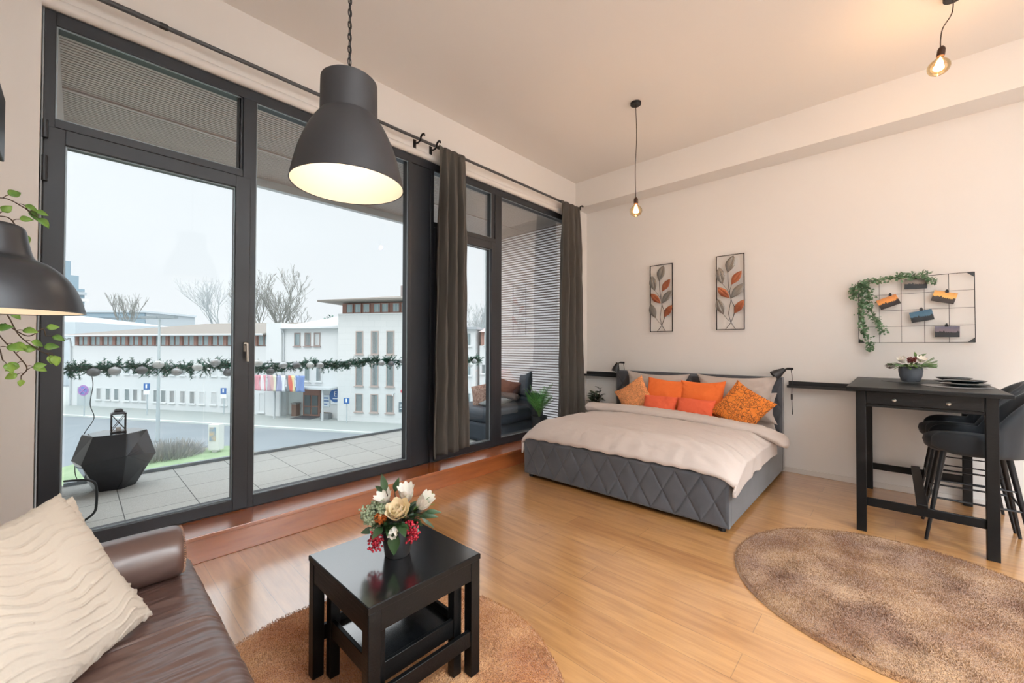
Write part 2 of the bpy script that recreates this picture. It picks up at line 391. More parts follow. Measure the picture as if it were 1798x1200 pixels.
# ================================================================ bed
bed = thing('bed', 'upholstered grey velvet double bed with diamond-quilted footboard', 'bed', (-1.87, 4.25, 0))
BX0, BX1, BY0, BY1 = -2.86, -.88, 3.235, 5.30
def quilt(u, v):   # outer face of the footboard
    x = lerp(BX0, BX1, u); z = lerp(.035, .40, v)
    s = .198; k = 1.72
    a = ((x - BX0) + (z - .04) / k) / s; c = ((x - BX0) - (z - .04) / k) / s
    d = min(abs(a - round(a)), abs(c - round(c))) * s * .8
    h = .010 * (1 - exp(-d / .007)) + .004 * min(1, d / .05)
    e = min(1, (1 - v) * .365 / .02, v * .365 / .02, u * 1.98 / .02, (1 - u) * 1.98 / .02); h *= max(0, e) ** .5
    return V((x, BY0 + .018 - h, z))
fb = MB().grid(quilt, 420, 84); fb.box(BX0, BX1, BY0 + .018, BY0 + .07, .035, .40)
fb.build('footboard', VELVET, bed, smooth=60)
MB().box(BX0, BX0 + .05, BY0 + .07, BY1 - .09, .035, .40).build('side_rail', VELVET, bed, bevel=.008)
MB().box(BX1 - .05, BX1, BY0 + .07, BY1 - .09, .035, .40).build('side_rail', VELVET, bed, bevel=.008)
HBV = mat('headboard_velvet', '#3f4045', .8, sheen=.4, var=(5, '#4a4b50', .3))
def hbq(u, v):
    x = lerp(BX0, BX1, u); z = lerp(.3, 1.03, v); s = .198; k = 1.72
    a = ((x - BX0) + z / k) / s; c = ((x - BX0) - z / k) / s
    d = min(abs(a - round(a)), abs(c - round(c))) * s * .8; h = .014 * (1 - exp(-d / .012))
    return V((x, 5.215 - h * min(1, (1 - v) * 30, u * 90, (1 - u) * 90), z))
hb = MB().grid(hbq, 260, 100); hb.box(BX0, BX1, 5.216, 5.305, .035, 1.035)
hb.build('headboard', HBV, bed, smooth=60, bevel=.0)
for (x, y) in ((BX0 + .06, BY0 + .06), (BX1 - .06, BY0 + .06), (BX0 + .06, 5.25), (BX1 - .06, 5.25)):
    MB().tube([(x, y, 0), (x, y, .036)], .025, 12).build('foot', BLACK, bed)
MB().box(BX0 + .06, BX1 - .06, BY0 + .08, 5.205, .12, .455).build('mattress', mat('mattress_sheet', '#8d837c', .9), bed, bevel=.04)

# duvet
def duvet(u, v):
    # u across the bed (left to right, hanging over on the right), v from foot to head
    W0 = -2.875; W1 = -.845
    hangL, hangR = .12, .27
    total = (W1 - W0) + hangL + hangR; s = u * total
    y = lerp(3.246, 4.56, v)
    if s < hangL: x = W0; zz = -(hangL - s)
    elif s > total - hangR: x = W1; zz = -(s - (total - hangR))
    else: x = W0 + (s - hangL); zz = 0
    t = (x - W0) / (W1 - W0)
    top = .545 + .045 * (1 - abs(2 * t - 1) ** 3) - .012 * t
    ey = max(0, min(1, (y - 3.246) / .26)); top = lerp(.409, top, ey ** .55)
    rr = .10
    if t < .08: top -= .05 * (1 - t / .08) ** 2
    if t > .90: top -= .06 * ((t - .9) / .1) ** 2
    z = top + zz
    if zz < 0 and t > .5:
        x += .012 + .009 * sin(y * 13 + 2 * sin(y * 5)) * min(1, -zz / .15)
        q_ = -zz / hangR; zt = .300 + .045 * min(1, (y - 3.246) / .5) + .012 * sin(y * 9); z = lerp(top, zt, q_)
        if y < 3.45: y -= .035 * min(1, q_ * 1.5) * (1 - (y - 3.246) / .2 if y < 3.446 else 0)
    if zz < 0 and t < .5: x -= .01
    wr = .012 * noise.noise(V((x * 2.2, y * 5.5, 1.3))) + .006 * noise.noise(V((x * 5, y * 16 + x * 4, 4)))
    rad = max(0, 1 - abs(x + .95) / .5) * .006 * sin((y * .8 + x * .6) * 55)
    z += wr + (rad * min(1, ey + .2) if zz == 0 else 0)
    if zz == 0 and ey < .9: z += .005 * sin(x * 38 + 3 * noise.noise(V((x * 3, 0, 0)))) * (1 - ey)
    return V((x, y, z))
dv = MB().grid(duvet, 260, 150).build('duvet', LINEN, None, smooth=180, solid=.022)
tag(dv, 'pale taupe duvet spread over the bed and hanging over its right corner', 'duvet')
def roll(u, v):
    t = u; x = lerp(-2.90, -.70, t); a = 2 * pi * v
    yc = 4.54 - .05 * sin(pi * t) - .06 * t; zc = .60 + .02 * sin(pi * t) - .062 * t ** 3 - .0 * t
    if t > .88: zc -= .06 * ((t - .88) / .12) ** 1.5
    r = .062 + .006 * sin(a * 1 + x * 3)
    end = min(1, t / .03, (1 - t) / .025); r *= max(.01, sqrt(max(0, 1 - (1 - end) ** 2)))
    r += .003 * sin(x * 75 + a * 5 + 6 * noise.noise(V((x * 2, cos(a), sin(a))))) * (.3 + .7 * t) + .006 * noise.noise(V((x * 5, cos(a) * 2, sin(a) * 2)))
    return V((x, yc + r * 1.9 * cos(a), zc + r * .9 * sin(a)))
rl = MB().grid(roll, 240, 28, wv=True); rl.build('rolled_edge', LINEN, dv, smooth=180)

def pillow(name, label, cat, m, w, h, t, c, R3, seed=0, group=None, wr=.010, pinch=.10):
    """a stuffed pillow: local x width, y height, z thickness"""
    def surf(sg):
        def fn(u, v):
            a = 2 * u - 1; b = 2 * v - 1
            a = math.copysign(abs(a) ** .85, a); b = math.copysign(abs(b) ** .85, b)
            x = a * w / 2 * (1 - pinch * (1 - b * b) * abs(a) ** 1.5); y = b * h / 2 * (1 - pinch * (1 - a * a) * abs(b) ** 1.5)
            th = t / 2 * max(0, (1 - abs(a) ** 2.4) * (1 - abs(b) ** 2.4)) ** .48
            edge = max(0, (1 - a ** 4) * (1 - b ** 4))
            z = sg * th + wr * noise.noise(V((x * 9 + seed * 7, y * 9, sg + seed))) * edge + wr * .6 * noise.noise(V((x * 22, y * 22 + seed, sg * 3)))
            z += .012 * sin(a * 3 + seed) * (1 - edge) 
            # radial tension creases at the corners
            cr = (abs(a) * abs(b)) ** 2 * .008 * sin(atan2(b, a) * 26 + seed); z += cr * edge ** .3
            return R3 @ V((x, y, z)) + V(c)
        return fn
    n = 44; mb = MB().grid(surf(1), n, n)
    m2 = MB().grid(surf(-1), n, n); m2.f = [f[::-1] for f in m2.f]; mb.add(m2.v, m2.f)
    o = mb.build(name, m, None, smooth=180, weld=.0008)
    return tag(o, label, cat, group)
def stand(tilt, roll_=0, yawz=0):   # stands facing -y, leaning back towards +y
    return rot('Z', yawz) @ rot('X', 90 - tilt) @ rot('Z', roll_)
pillow('bed_pillow', 'greyish pillow standing at the left side of the headboard', 'pillow', PILL, .84, .50, .20, (-2.24, 5.06, .80), stand(14, -1), 1, 'pale grey bed pillows against the headboard', pinch=.17)
pillow('bed_pillow', 'greyish pillow standing at the right side of the headboard', 'pillow', PILL, .84, .52, .20, (-1.31, 5.05, .80), stand(14, 1), 2, 'pale grey bed pillows against the headboard', pinch=.17)
pillow('bed_pillow', 'lower grey pillow lying behind the right standing pillow', 'pillow', PILL, .78, .42, .14, (-1.30, 5.115, .665), stand(6, 0), 5, 'pale grey bed pillows against the headboard')
# printed cotton: hand drawn dark flowers on orange
def printed(name, base, dark, sc1=7.5):
    m = mat(name, base, .85, bump=(24, .4, .010)); b = m.node_tree.nodes['Principled BSDF']
    def MA(op, a, bb=None, c=None):
        n = N(m, 'ShaderNodeMath', operation=op)
        for i, v in enumerate((a, bb, c)):
            if v is None: continue
            if isinstance(v, (int, float)): n.inputs[i].default_value = v
            else: LK(m, v, n.inputs[i])
        return n.outputs[0]
    tc = N(m, 'ShaderNodeTexCoord'); sp = N(m, 'ShaderNodeSeparateXYZ'); LK(m, tc.outputs['Object'], sp.inputs[0])
    masks = []
    for (scale, off, pet, amp, wd, rad) in ((sc1, 0, 2.5, .55, .022, .46), (sc1, 0, 2.5, .5, .016, .24), (sc1 * 1.7, 3.3, 1.0, .8, .028, .50), (sc1 * 1.7, 3.3, .5, .9, .020, .20), (sc1 * 2.1, 8.1, 1.0, .85, .03, .46)):
        cb = N(m, 'ShaderNodeCombineXYZ'); LK(m, MA('MULTIPLY_ADD', sp.outputs['X'], scale, off), cb.inputs[0]); LK(m, MA('MULTIPLY_ADD', sp.outputs['Z'], scale, off), cb.inputs[1])
        vo = N(m, 'ShaderNodeTexVoronoi', feature='F1', voronoi_dimensions='2D'); vo.inputs['Scale'].default_value = 1; vo.inputs['Randomness'].default_value = .75; LK(m, cb.outputs[0], vo.inputs['Vector'])
        sb_ = N(m, 'ShaderNodeVectorMath', operation='SUBTRACT'); LK(m, cb.outputs[0], sb_.inputs[0]); LK(m, vo.outputs['Position'], sb_.inputs[1]); s2 = N(m, 'ShaderNodeSeparateXYZ'); LK(m, sb_.outputs[0], s2.inputs[0])
        cs = N(m, 'ShaderNodeSeparateXYZ'); LK(m, vo.outputs['Color'], cs.inputs[0])
        th = MA('ADD', MA('ARCTAN2', s2.outputs[1], s2.outputs[0]), MA('MULTIPLY', cs.outputs[0], 6.28))
        Rr = MA('MULTIPLY', MA('MULTIPLY_ADD', MA('ABSOLUTE', MA('SINE', MA('MULTIPLY', th, pet))), amp, 1 - amp), rad)
        masks.append(MA('LESS_THAN', MA('ABSOLUTE', MA('SUBTRACT', vo.outputs['Distance'], Rr)), wd))
    a = masks[0]
    for k in masks[1:]: a = MA('MAXIMUM', a, k)
    mi = N(m, 'ShaderNodeMixRGB'); mi.inputs[1].default_value = lin(base); mi.inputs[2].default_value = lin(dark); LK(m, MA('MULTIPLY', a, .85), mi.inputs[0]); LK(m, mi.outputs[0], b.inputs['Base Color'])
    return m
PRINT1 = printed('orange_print_light', '#e89a62', '#8a5a3a', 11); PRINT2 = printed('orange_print', '#e5822f', '#4a2c18', 7)
pillow('throw_pillow', 'plain orange cushion, the left one, leaning on grey pillow', 'cushion', ORANGE, .50, .46, .15, (-2.04, 4.90, .755), stand(20, -3), 3, 'plain orange cushions')
pillow('throw_pillow', 'plain orange cushion, the right one, leaning on grey pillow', 'cushion', ORANGE, .50, .46, .15, (-1.61, 4.90, .755), stand(20, 2), 4, 'plain orange cushions')
pillow('throw_pillow', 'pale orange cushion with thin leaf print, turned on its corner at the left', 'cushion', PRINT1, .42, .42, .13, (-2.40, 4.83, .73), stand(24, 36), 6, 'leaf-print cushions')
pillow('throw_pillow', 'orange cushion with large dark flower print, turned on its corner at the right', 'cushion', PRINT2, .46, .46, .14, (-1.17, 4.78, .725), stand(26, -32), 7, 'leaf-print cushions')
pillow('lumbar_pillow', 'small coral cushion, the left one, below the plain orange cushions', 'cushion', CORAL, .42, .26, .12, (-2.04, 4.735, .665), stand(28, 0), 8, 'small coral cushions')
pillow('lumbar_pillow', 'small coral cushion, the right one, beside the large flower print', 'cushion', CORAL, .42, .26, .12, (-1.63, 4.735, .665), stand(28, 0), 9, 'small coral cushions')

# ---------------------------------------------------------------- picture ledges, reading lamps
def ledge(label, x0, x1):
    o = MB().box(x0, x1, 5.23, 5.34, .93, .945).box(x0, x1, 5.325, 5.34, .945, .995).box(x0, x1, 5.22, 5.232, .93, .958).build('picture_ledge', BLACK, None, smooth=0, bevel=.002)
    tag(o, label, 'shelf', 'black picture ledges')
ledge('short black picture ledge on the wall between curtain and bed', -3.42, -2.87)
ledge('long black picture ledge on the wall between bed and bar table', -.84, .02)
def reading_lamp(label, x, y, z, aim, sgn):
    t = thing('reading_lamp', label, 'lamp', (x, y, z), group='reading lamps at the headboard')
    a = V(aim).normalized(); q = a.to_track_quat('Z', 'Y').to_matrix()
    MB().lathe([(0, -.015), (.022, -.012), (.026, .01), (.034, .03), (.048, .07), (.055, .115), (.052, .115), (.046, .07), (.02, .03), (0, .02)], (x, y, z), 24, q).build('lamp_shade', MATTBLK, t)
    MB().tube([(x, y, z), (x + sgn * .035, y + .02, z + .015), (x + sgn * .07, y + .05, z + .012)], .009, 8).box(x + sgn * .05 - .03, x + sgn * .05 + .03, y + .04, y + .06, z - .0, z + .025).build('bracket', BLACKM, t, bevel=.003)
    MB().tube(catmull([(x + sgn * .06, y + .06, z), (x + sgn * .065, y + .075, z - .10), (x + sgn * .06, y + .08, z - .3), (x + sgn * .065, y + .085, z - .48)], 6), .0035, 6).build('cord', BLACKM, t)
    MB().box(x + sgn * .06 - .008, x + sgn * .06 + .008, y + .07, y + .085, z - .32, z - .26).build('switch', BLACKM, t, bevel=.003)
reading_lamp('small black reading lamp pointing down over the left ledge', -2.83, 5.19, 1.13, (-.25, -.12, -1), 1)
reading_lamp('small black reading lamp tilted over the right grey pillow', -.86, 5.17, 1.12, (-.75, -.35, -.6), 1)

# ---------------------------------------------------------------- wall art
def wall_art(label, x0, z0):
    t = thing('wall_art', label, 'wall decoration', (x0, 5.33, z0), group='metal leaf panels above the bed')
    b = MB(); Wd, Hh, y = .308, .895, 5.305
    for q in ((0, .008, 0, Hh), (Wd - .008, Wd, 0, Hh), (.008, Wd - .008, 0, .008), (.008, Wd - .008, Hh - .008, Hh)):
        b.box(x0 + q[0], x0 + q[1], y - .008, y + .008, z0 + q[2], z0 + q[3])
    for (a, c) in ((.02, .02), (Wd - .02, Hh - .02)): b.tube([(x0 + a, y, z0 + (.004 if c < .1 else Hh - .004)), (x0 + a, 5.34, z0 + (.004 if c < .1 else Hh - .004))], .003, 6)
    b.build('frame', BLACKM, t, smooth=0)
    s = MB(); P = lambda L: catmull([(x0 + a, y, z0 + c) for a, c in L], 6)
    s.tube(P([(.131, .70), (.135, .55), (.166, .356), (.2, .27), (.196, .19), (.163, .091), (.102, .006)]), .0032, 6)
    s.tube(P([(.166, .37), (.145, .245), (.14, .18), (.163, .091), (.21, .006)]), .0032, 6)
    for L in ([(.082, .186), (.12, .13), (.163, .091)], [(.201, .191), (.185, .14), (.163, .10)], [(.073, .552), (.11, .50), (.145, .44)], [(.172, .536), (.155, .48), (.15, .43)]): s.tube(P(L), .002, 5)
    s.build('stems', BLACKM, t)
    for (bs, tp, wd, m) in (((.131, .682), (.199, .877), .105, 0), ((.073, .552), (.037, .757), .10, 0), ((.172, .536), (.283, .686), .085, 1), ((.15, .38), (.02, .517), .085, 1), ((.171, .378), (.308, .539), .09, 0), ((.082, .186), (.019, .379), .095, 0), ((.201, .191), (.308, .346), .085, 1)):
        d = V((tp[0] - bs[0], 0, tp[1] - bs[1])); L = d.length
        MB().leaf((x0 + bs[0], y - .012, z0 + bs[1]), d, (0, -1, 0), L, wd, fold=.35, curl=-.05, shape=(.05, .45, .8, 1, .98, .8, .5, 0)).build('leaf', (SILVL, COPPL)[m], t, smooth=30, solid=.0015)
SILVL = mat('silver_leaf_metal', '#8d8984', .45, .7); nt_ = SILVL
def veins(m, c1, c2):
    b = m.node_tree.nodes['Principled BSDF']; tc = N(m, 'ShaderNodeTexCoord'); wv = N(m, 'ShaderNodeTexWave', bands_direction='DIAGONAL'); wv.inputs['Scale'].default_value = 55; wv.inputs['Distortion'].default_value = 1.0
    LK(m, tc.outputs['Object'], wv.inputs['Vector']); r = N(m, 'ShaderNodeValToRGB'); r.color_ramp.elements[0].position = .3; r.color_ramp.elements[0].color = lin(c1); r.color_ramp.elements[1].color = lin(c2); r.color_ramp.elements[1].position = .6
    LK(m, wv.outputs['Fac'], r.inputs[0]); LK(m, r.outputs[0], b.inputs['Base Color'])
veins(SILVL, '#5b5752', '#b3aea8')
COPPL = mat('copper_leaf_metal', '#b87350', .45, .5, var=(14, '#8a4a30', .2))
wall_art('narrow black metal panel with silver and copper leaves, nearer the window', -2.405, 1.566)
wall_art('narrow black metal panel with silver and copper leaves, above the middle of the bed', -1.568, 1.570)

# ---------------------------------------------------------------- wire grid with photos and ivy
gx0, gx1, gz0, gz1 = -.25, .517, 1.409, 2.02; yg = 5.30
g = thing('wire_memo_board', 'black wire grid board hung on the wall above the bar table', 'memo board', (gx0, yg, gz0))
b = MB()
for i in range(6): x = lerp(gx0, gx1, i / 5); b.tube([(x, yg, gz0), (x, yg, gz1)], .0026 if i in (0, 5) else .0018, 6)
for i in range(5): z = lerp(gz0, gz1, i / 4); b.tube([(gx0, yg, z), (gx1, yg, z)], .0026 if i in (0, 4) else .0018, 6)
b.tube([(gx0 + .1, yg, gz1), (gx0 + .1, 5.34, gz1)], .003, 6).tube([(gx1 - .1, yg, gz1), (gx1 - .1, 5.34, gz1)], .003, 6)
b.build('grid', BLACKM, g)
for (x, z, sx_, sz_) in ((gx1, gz1, -1, -1), (gx1, gz0, -1, 1), (gx0, gz0, 1, 1)):
    MB().add([(x, yg - .008, z), (x + sx_ * .046, yg - .008, z), (x, yg - .008, z + sz_ * .044), (x, yg + .008, z), (x + sx_ * .046, yg + .008, z), (x, yg + .008, z + sz_ * .044)],
             [(0, 1, 2), (3, 5, 4), (0, 3, 4, 1), (1, 4, 5, 2), (2, 5, 3, 0)]).build('corner_plate', BLACK, g, smooth=0)
def photo_mat(name, top, mid, low, sky=.45):
    m = mat(name, top, .35); b = m.node_tree.nodes['Principled BSDF']
    tc = N(m, 'ShaderNodeTexCoord'); sp = N(m, 'ShaderNodeSeparateXYZ'); LK(m, tc.outputs['Generated'], sp.inputs[0])
    n = N(m, 'ShaderNodeTexNoise'); n.inputs['Scale'].default_value = 9; n.inputs['Detail'].default_value = 8; n.inputs['Roughness'].default_value = .8
    mp = N(m, 'ShaderNodeMapping'); mp.inputs['Scale'].default_value = (1, 1, .12); LK(m, tc.outputs['Generated'], mp.inputs[0]); LK(m, mp.outputs[0], n.inputs['Vector'])
    a = N(m, 'ShaderNodeMath', operation='MULTIPLY_ADD'); a.inputs[1].default_value = -.9; LK(m, n.outputs['Fac'], a.inputs[0]); LK(m, sp.outputs['Z'], a.inputs[2])
    r = N(m, 'ShaderNodeValToRGB'); el = r.color_ramp.elements; el[0].position = 0; el[0].color = lin(low); el[1].position = 1; el[1].color = lin(top)
    e1 = el.new(.02); e1.color = lin(low); e2 = el.new(.05); e2.color = lin(mid); LK(m, a.outputs[0], r.inputs[0]); LK(m, r.outputs[0], b.inputs['Base Color']); return m
PH = {'sun': photo_mat('photo_sunset', '#8a3a1c', '#f0a050', '#20120e'), 'sun2': photo_mat('photo_sunset_bright', '#b35a25', '#ffc46a', '#2a1a12'),
      'blue': photo_mat('photo_blue_dusk', '#1d4a66', '#4a6f86', '#10161c'), 'blue2': photo_mat('photo_blue_evening', '#2b4c6a', '#7a6a72', '#12141a'), 'grey': photo_mat('photo_grey_dusk', '#3a4654', '#8a7a6c', '#15161a')}
def photo(label, c, w, h, ang, m, clip):
    r = Matrix.Rotation(radians(ang), 3, 'Y')
    y = yg - .009
    t = thing('photo_print', label, 'photo', (c[0], y, c[1]), group='photo prints clipped to the wire grid')
    mb = MB().box(-w / 2, w / 2, -.001, .001, -h / 2, h / 2); o = mb.build('print', m, t, smooth=0, local=True); o.rotation_euler = (0, -radians(ang), 0)
    MB().box(clip[0] - .011, clip[0] + .011, y - .006, y + .010, clip[1] - .012, clip[1] + .010).tube([(clip[0], y - .005, clip[1] + .004), (clip[0], y - .005, clip[1] + .018)], .006, 8).build('clip', BLACK, t, bevel=.002)
photo('small sunset photo tilted up to the right on the wire grid', (-.032, 1.797), .150, .098, 22, PH['sun'], (-.019, 1.865))
photo('bright golden sunset photo tilted down to the right on the wire grid', (.334, 1.814), .148, .098, -17, PH['sun2'], (.352, 1.864))
photo('blue dusk photo near the middle of the wire grid', (.191, 1.652), .150, .098, 11, PH['blue'], (.189, 1.713))
photo('blue evening photo, lowest on the wire grid', (.35, 1.505), .152, .098, -1, PH['blue2'], (.347, 1.561))
photo('grey dusk photo half covered by ivy, topmost on the wire grid', (.155, 1.955), .150, .098, -2, PH['grey'], (.156, 2.012))
iv = thing('ivy_garland', 'artificial ivy garland draped over the top and left of wire grid', 'garland', (-.24, 5.28, 2.0))
paths = [[(.272, 1.955), (.218, 2.0), (.12, 2.022), (.0, 2.03), (-.1, 2.012), (-.18, 2.01), (-.235, 1.99), (-.29, 1.95)],
         [(-.24, 2.0), (-.22, 1.9), (-.222, 1.80), (-.225, 1.72), (-.228, 1.62), (-.205, 1.54), (-.18, 1.43), (-.165, 1.34)],
         [(-.235, 1.99), (-.18, 1.93), (-.165, 1.85), (-.17, 1.76), (-.135, 1.66), (-.10, 1.59), (-.068, 1.51)], [(-.29, 1.95), (-.285, 1.91), (-.285, 1.86)]]
st = MB(); lf = MB(); rr = random.Random(4)
for p in paths:
    P = catmull([(a, 5.285, c) for a, c in p], 8); st.tube(P, .0018, 5)
    for q in P:
        for k in range(5):
            o = V((rr.gauss(0, .016), -abs(rr.gauss(0, .012)), rr.gauss(0, .014))); d = V((rr.gauss(0, 1), -.5 - rr.random(), rr.gauss(-.5, .9)))
            lf.leaf(q + o, d, (rr.gauss(0, .5), -1, .8), rr.uniform(.018, .030), rr.uniform(.014, .024), .2, .2, (.2, .9, 1, .5, 0))
lf2 = MB()
for k in range(60):
    q = V((rr.uniform(.03, .25), 5.28, 0)); q.z = 2.03 + .02 * rr.random(); lf.leaf(q, (rr.gauss(0, 1), -.5, rr.gauss(.4, .8)), (0, -1, 1), .035, .012, .2, .1)
st.build('vines', STEM, iv); lf.build('leaves', LEAFI, iv, smooth=40)

# ================================================================ bar table
bt = thing('bar_table', 'tall black wooden bar table with short end drawer and footrest', 'table', (.14, 4.65, 0))
MB().box(-.262, .545, 3.95, 5.325, 1.042, 1.070).build('tabletop', BWOOD, bt, bevel=.004)
for (x, y) in ((-.21, 4.0), (.43, 4.0), (-.21, 5.24), (.43, 5.24)): MB().box(x, x + .057, y, y + .057, 0, 1.042).build('leg', BWOOD, bt, bevel=.003)
MB().box(-.153, .43, 5.25, 5.27, .94, 1.04).box(-.205, -.185, 4.057, 5.24, .94, 1.04).box(.462, .482, 4.057, 5.24, .94, 1.04).box(-.153, .43, 4.012, 4.030, .925, .945).build('apron', BWOOD, bt, bevel=.002)
dr = MB().box(-.150, .427, 4.004, 4.022, .946, 1.040).build('drawer', BWOOD, bt, bevel=.003)
for x in (.001, .267): MB().lathe([(0, 0), (.011, .002), (.012, .008), (.006, .013), (.005, .02), (.0, .02)], (x, 4.0, .985), 14, rot('X', 90) @ rot('X', 180) @ rot('X', 180)).build('knob', CHROME, dr)
MB().box(-.153, .43, 4.018, 4.04, .19, .25).build('rail', BWOOD, bt, bevel=.003)
MB().box(-.153, .43, 5.26, 5.28, .19, .25).build('rail', BWOOD, bt, bevel=.003)
MB().box(.11, .168, 4.01, 5.29, .25, .272).build('footrest', BWOOD, bt, bevel=.003)

# stools
def stool(label, cx, cy):
    t = thing('bar_stool', label, 'bar stool', (cx, cy, 0), group='dark velvet bar stools')
    def shell(u, v):
        a = radians(lerp(-142, 142, u)); aa = abs(a)
        top = .775 + .335 * (max(0, cos(min(aa, 1.35) * 1.16))) ** .9 if aa < 1.35 else .775
        k = min(1, (radians(142) - aa) / .5); top = lerp(.70, top, sqrt(max(0, 1 - (1 - k) ** 2)))
        bot = lerp(.66, .625, k)
        th = .028 * (k ** .5 + .15) + .004 * abs(sin(a * 9)) * (1 if aa < 1.2 else 0)
        c = 2 * pi * v; zc = (top + bot) / 2; hh = (top - bot) / 2
        zz = zc + hh * math.copysign(abs(sin(c)) ** .6, sin(c)); rr_ = math.copysign(abs(cos(c)) ** .8, cos(c)) * th
        lean = .08 * max(0, zz - .75) / .3 * max(0, cos(a))
        ro = .245 + lean * 1.0 + rr_
        ex = 1.0 if cos(a) > 0 else 1.08
        return V((ro * cos(a) * ex, ro * sin(a), zz))
    MB().grid(shell, 130, 24, wv=True).build('backrest', DVELVET, t, smooth=180, local=True)
    MB().lathe([(0, .62), (.2, .62), (.225, .64), (.235, .68), (.228, .71), (.2, .728), (.1, .735), (0, .735)], (-.01, 0, 0), 40, sx=1.03).build('seat', DVELVET, t, smooth=60, local=True)
    for sx_ in (-1, 1):
        for sy_ in (-1, 1):
            MB().tube([(sx_ * .15, sy_ * .15, .625), (sx_ * .245, sy_ * .235, 0)], [.017, .010], 12).build('leg', BLACKM, t, local=True)
    f = MB(); q = .205
    for (z) in (.30,):
        P = [(-q, -q + .005, z), (q, -q + .005, z), (q, q - .005, z), (-q, q - .005, z)]
        f.tube([P[0], P[1]], .007, 8).tube([P[2], P[3]], .007, 8).tube([P[3], P[0]], .007, 8).tube([P[1], P[2]], .007, 8)
    f.tube([(-.19, -.185, .42), (.19, -.185, .42)], .005, 8).tube([(-.19, .185, .42), (.19, .185, .42)], .005, 8)
    f.build('footrest', BLACKM, t, local=True)
    ring = [V((.20 + .0, -.262, .72)) + V((cos(a) * .018, -.006 * 0, sin(a) * .018)) for a in [2 * pi * i / 16 for i in range(16)]]
    MB().tube([p + V((.02, -.004 + .0, 0)) for p in ring], .003, 6, closed=True).build('pull_ring', CHROME, t, local=True)
    return t
s1 = stool('dark velvet bar stool with winged seat, nearer, tucked under the bar table', .405, 4.375)
dup(s1, (.40, 4.955, 0), 0, 'dark velvet bar stool with winged seat, farther, next to the back wall')

# table setting
PMAT = mat('slate_placemat', '#3b3d40', .6); CER = mat('dark_teal_ceramic', '#12262c', .18, coat=.6)
LGMAT = mat('pale_grey_placemat', '#7d7c7b', .7)
Z = 1.070
def disc(c, r, z0, z1, m, name, label, cat, group=None, sx=1, sy=1):
    o = MB().lathe([(0, z0), (r * .98, z0), (r, z0 + .001), (r, z1 - .0005), (r * .98, z1), (0, z1)], (c[0], c[1], 0), 48, sx=sx, sy=sy).build(name, m, None); return tag(o, label, cat, group)
disc((.10, 4.86), .18, Z + .0002, Z + .004, PMAT, 'placemat', 'round slate-grey placemat under the flower pot', 'placemat', 'round placemats')
disc((.34, 4.50), .185, Z + .0002, Z + .004, LGMAT, 'placemat', 'round pale grey placemat under the nearer plates', 'placemat', 'round placemats')
def plate(c, r, z, label):
    o = MB().lathe([(0, z), (r * .6, z), (r * .63, z + .004), (r * .9, z + .014), (r, z + .021), (r * .99, z + .023), (r * .88, z + .017), (r * .62, z + .008), (0, z + .006)], (c[0], c[1], 0), 56).build('plate', CER, None)
    tag(o, label, 'plate', 'dark plates on the bar table')
plate((.36, 4.93), .118, Z + .0005, 'dark teal plate, lower one of the farther pair')
plate((.36, 4.93), .108, Z + .024, 'dark teal plate, upper one of the farther pair')
plate((.385, 4.50), .130, Z + .0045, 'large dark teal dinner plate on the pale placemat')
plate((.385, 4.50), .112, Z + .028, 'dark teal plate stacked on the nearer dinner plate')

# ---------------------------------------------------------------- flower arrangements
def cup_petals(mb, c, axis, n, L, W, open_, rng, curl=-.3):
    ax = V(axis).normalized(); u = ax.orthogonal().normalized(); w_ = ax.cross(u)
    for i in range(n):
        a = 2 * pi * (i + rng.random() * .4) / n; side = u * cos(a) + w_ * sin(a)
        d = (ax * cos(open_) + side * sin(open_)).normalized()
        mb.leaf(V(c) + side * .004, d, -side + ax * .3, L, W, .35, curl, (.35, .85, 1, .9, .6, .15))
def berries(mb, c, r, n, br, rng, down=1.3):
    for i in range(n):
        g_ = lambda: max(-.75, min(.75, rng.gauss(0, .42))) * r
        o = V((g_(), g_(), g_() * down)); mb.sphere(V(c) + o, br, 6, 4)
# small low table bouquet
P0 = V((-1.487, .905, .513)); rx = V((R.x, R.y, 0)).normalized(); fw = V((-rx.y, rx.x, 0))   # sideways / away
def at(o, dz, f=0): return P0 + rx * o + V((0, 0, dz)) + fw * f
fl = thing('flower_pot', 'tapered black pot with cream rose, white petals and red berries on low table', 'flower arrangement', P0)
pt = MB(); s2 = 1.25
pt.lathe([(.0, 0), (.046, 0), (.050, .005), (.066, .115), (.068, .122), (.062, .122), (.056, .10), (0, .10)], P0, 28); pt.build('pot', POTB, fl, smooth=40)
rg = random.Random(11)
rose = MB(); rc = at(.022, .195, -.045)
for (n, L, W, op) in ((4, .038, .034, .12), (5, .046, .046, .35), (6, .054, .056, .62), (7, .060, .062, .92), (7, .062, .066, 1.2)): cup_petals(rose, rc + V((0, 0, -.02)), V((.15, -.25, 1)) - fw * .9 * .5, n, L, W, op, rg, -.5)
rose.sphere(rc + V((0, 0, 0)), .022, 10, 8); rose.build('cream_rose', CREAM, fl, smooth=60)
for (c_, ax_, n_, L_, W_, op_) in ((at(.085, .185, 0), rx * .8 + V((0, 0, 1)) - fw * .4, 8, .085, .052, .5), (at(.03, .20, .03), V((0, 0, 1)) - fw * .3, 8, .08, .05, .6), (at(-.045, .205, .0), -rx * .3 + V((0, 0, 1)) - fw * .4, 9, .06, .034, .8), (at(.005, .135, -.06), -fw + V((0, 0, -.6)), 5, .045, .04, .5)):
    wp = MB(); cup_petals(wp, c_, ax_, n_, L_, W_, op_, rg, -.2); wp.build('white_flower', WHITEP, fl, smooth=60)
sg = MB()
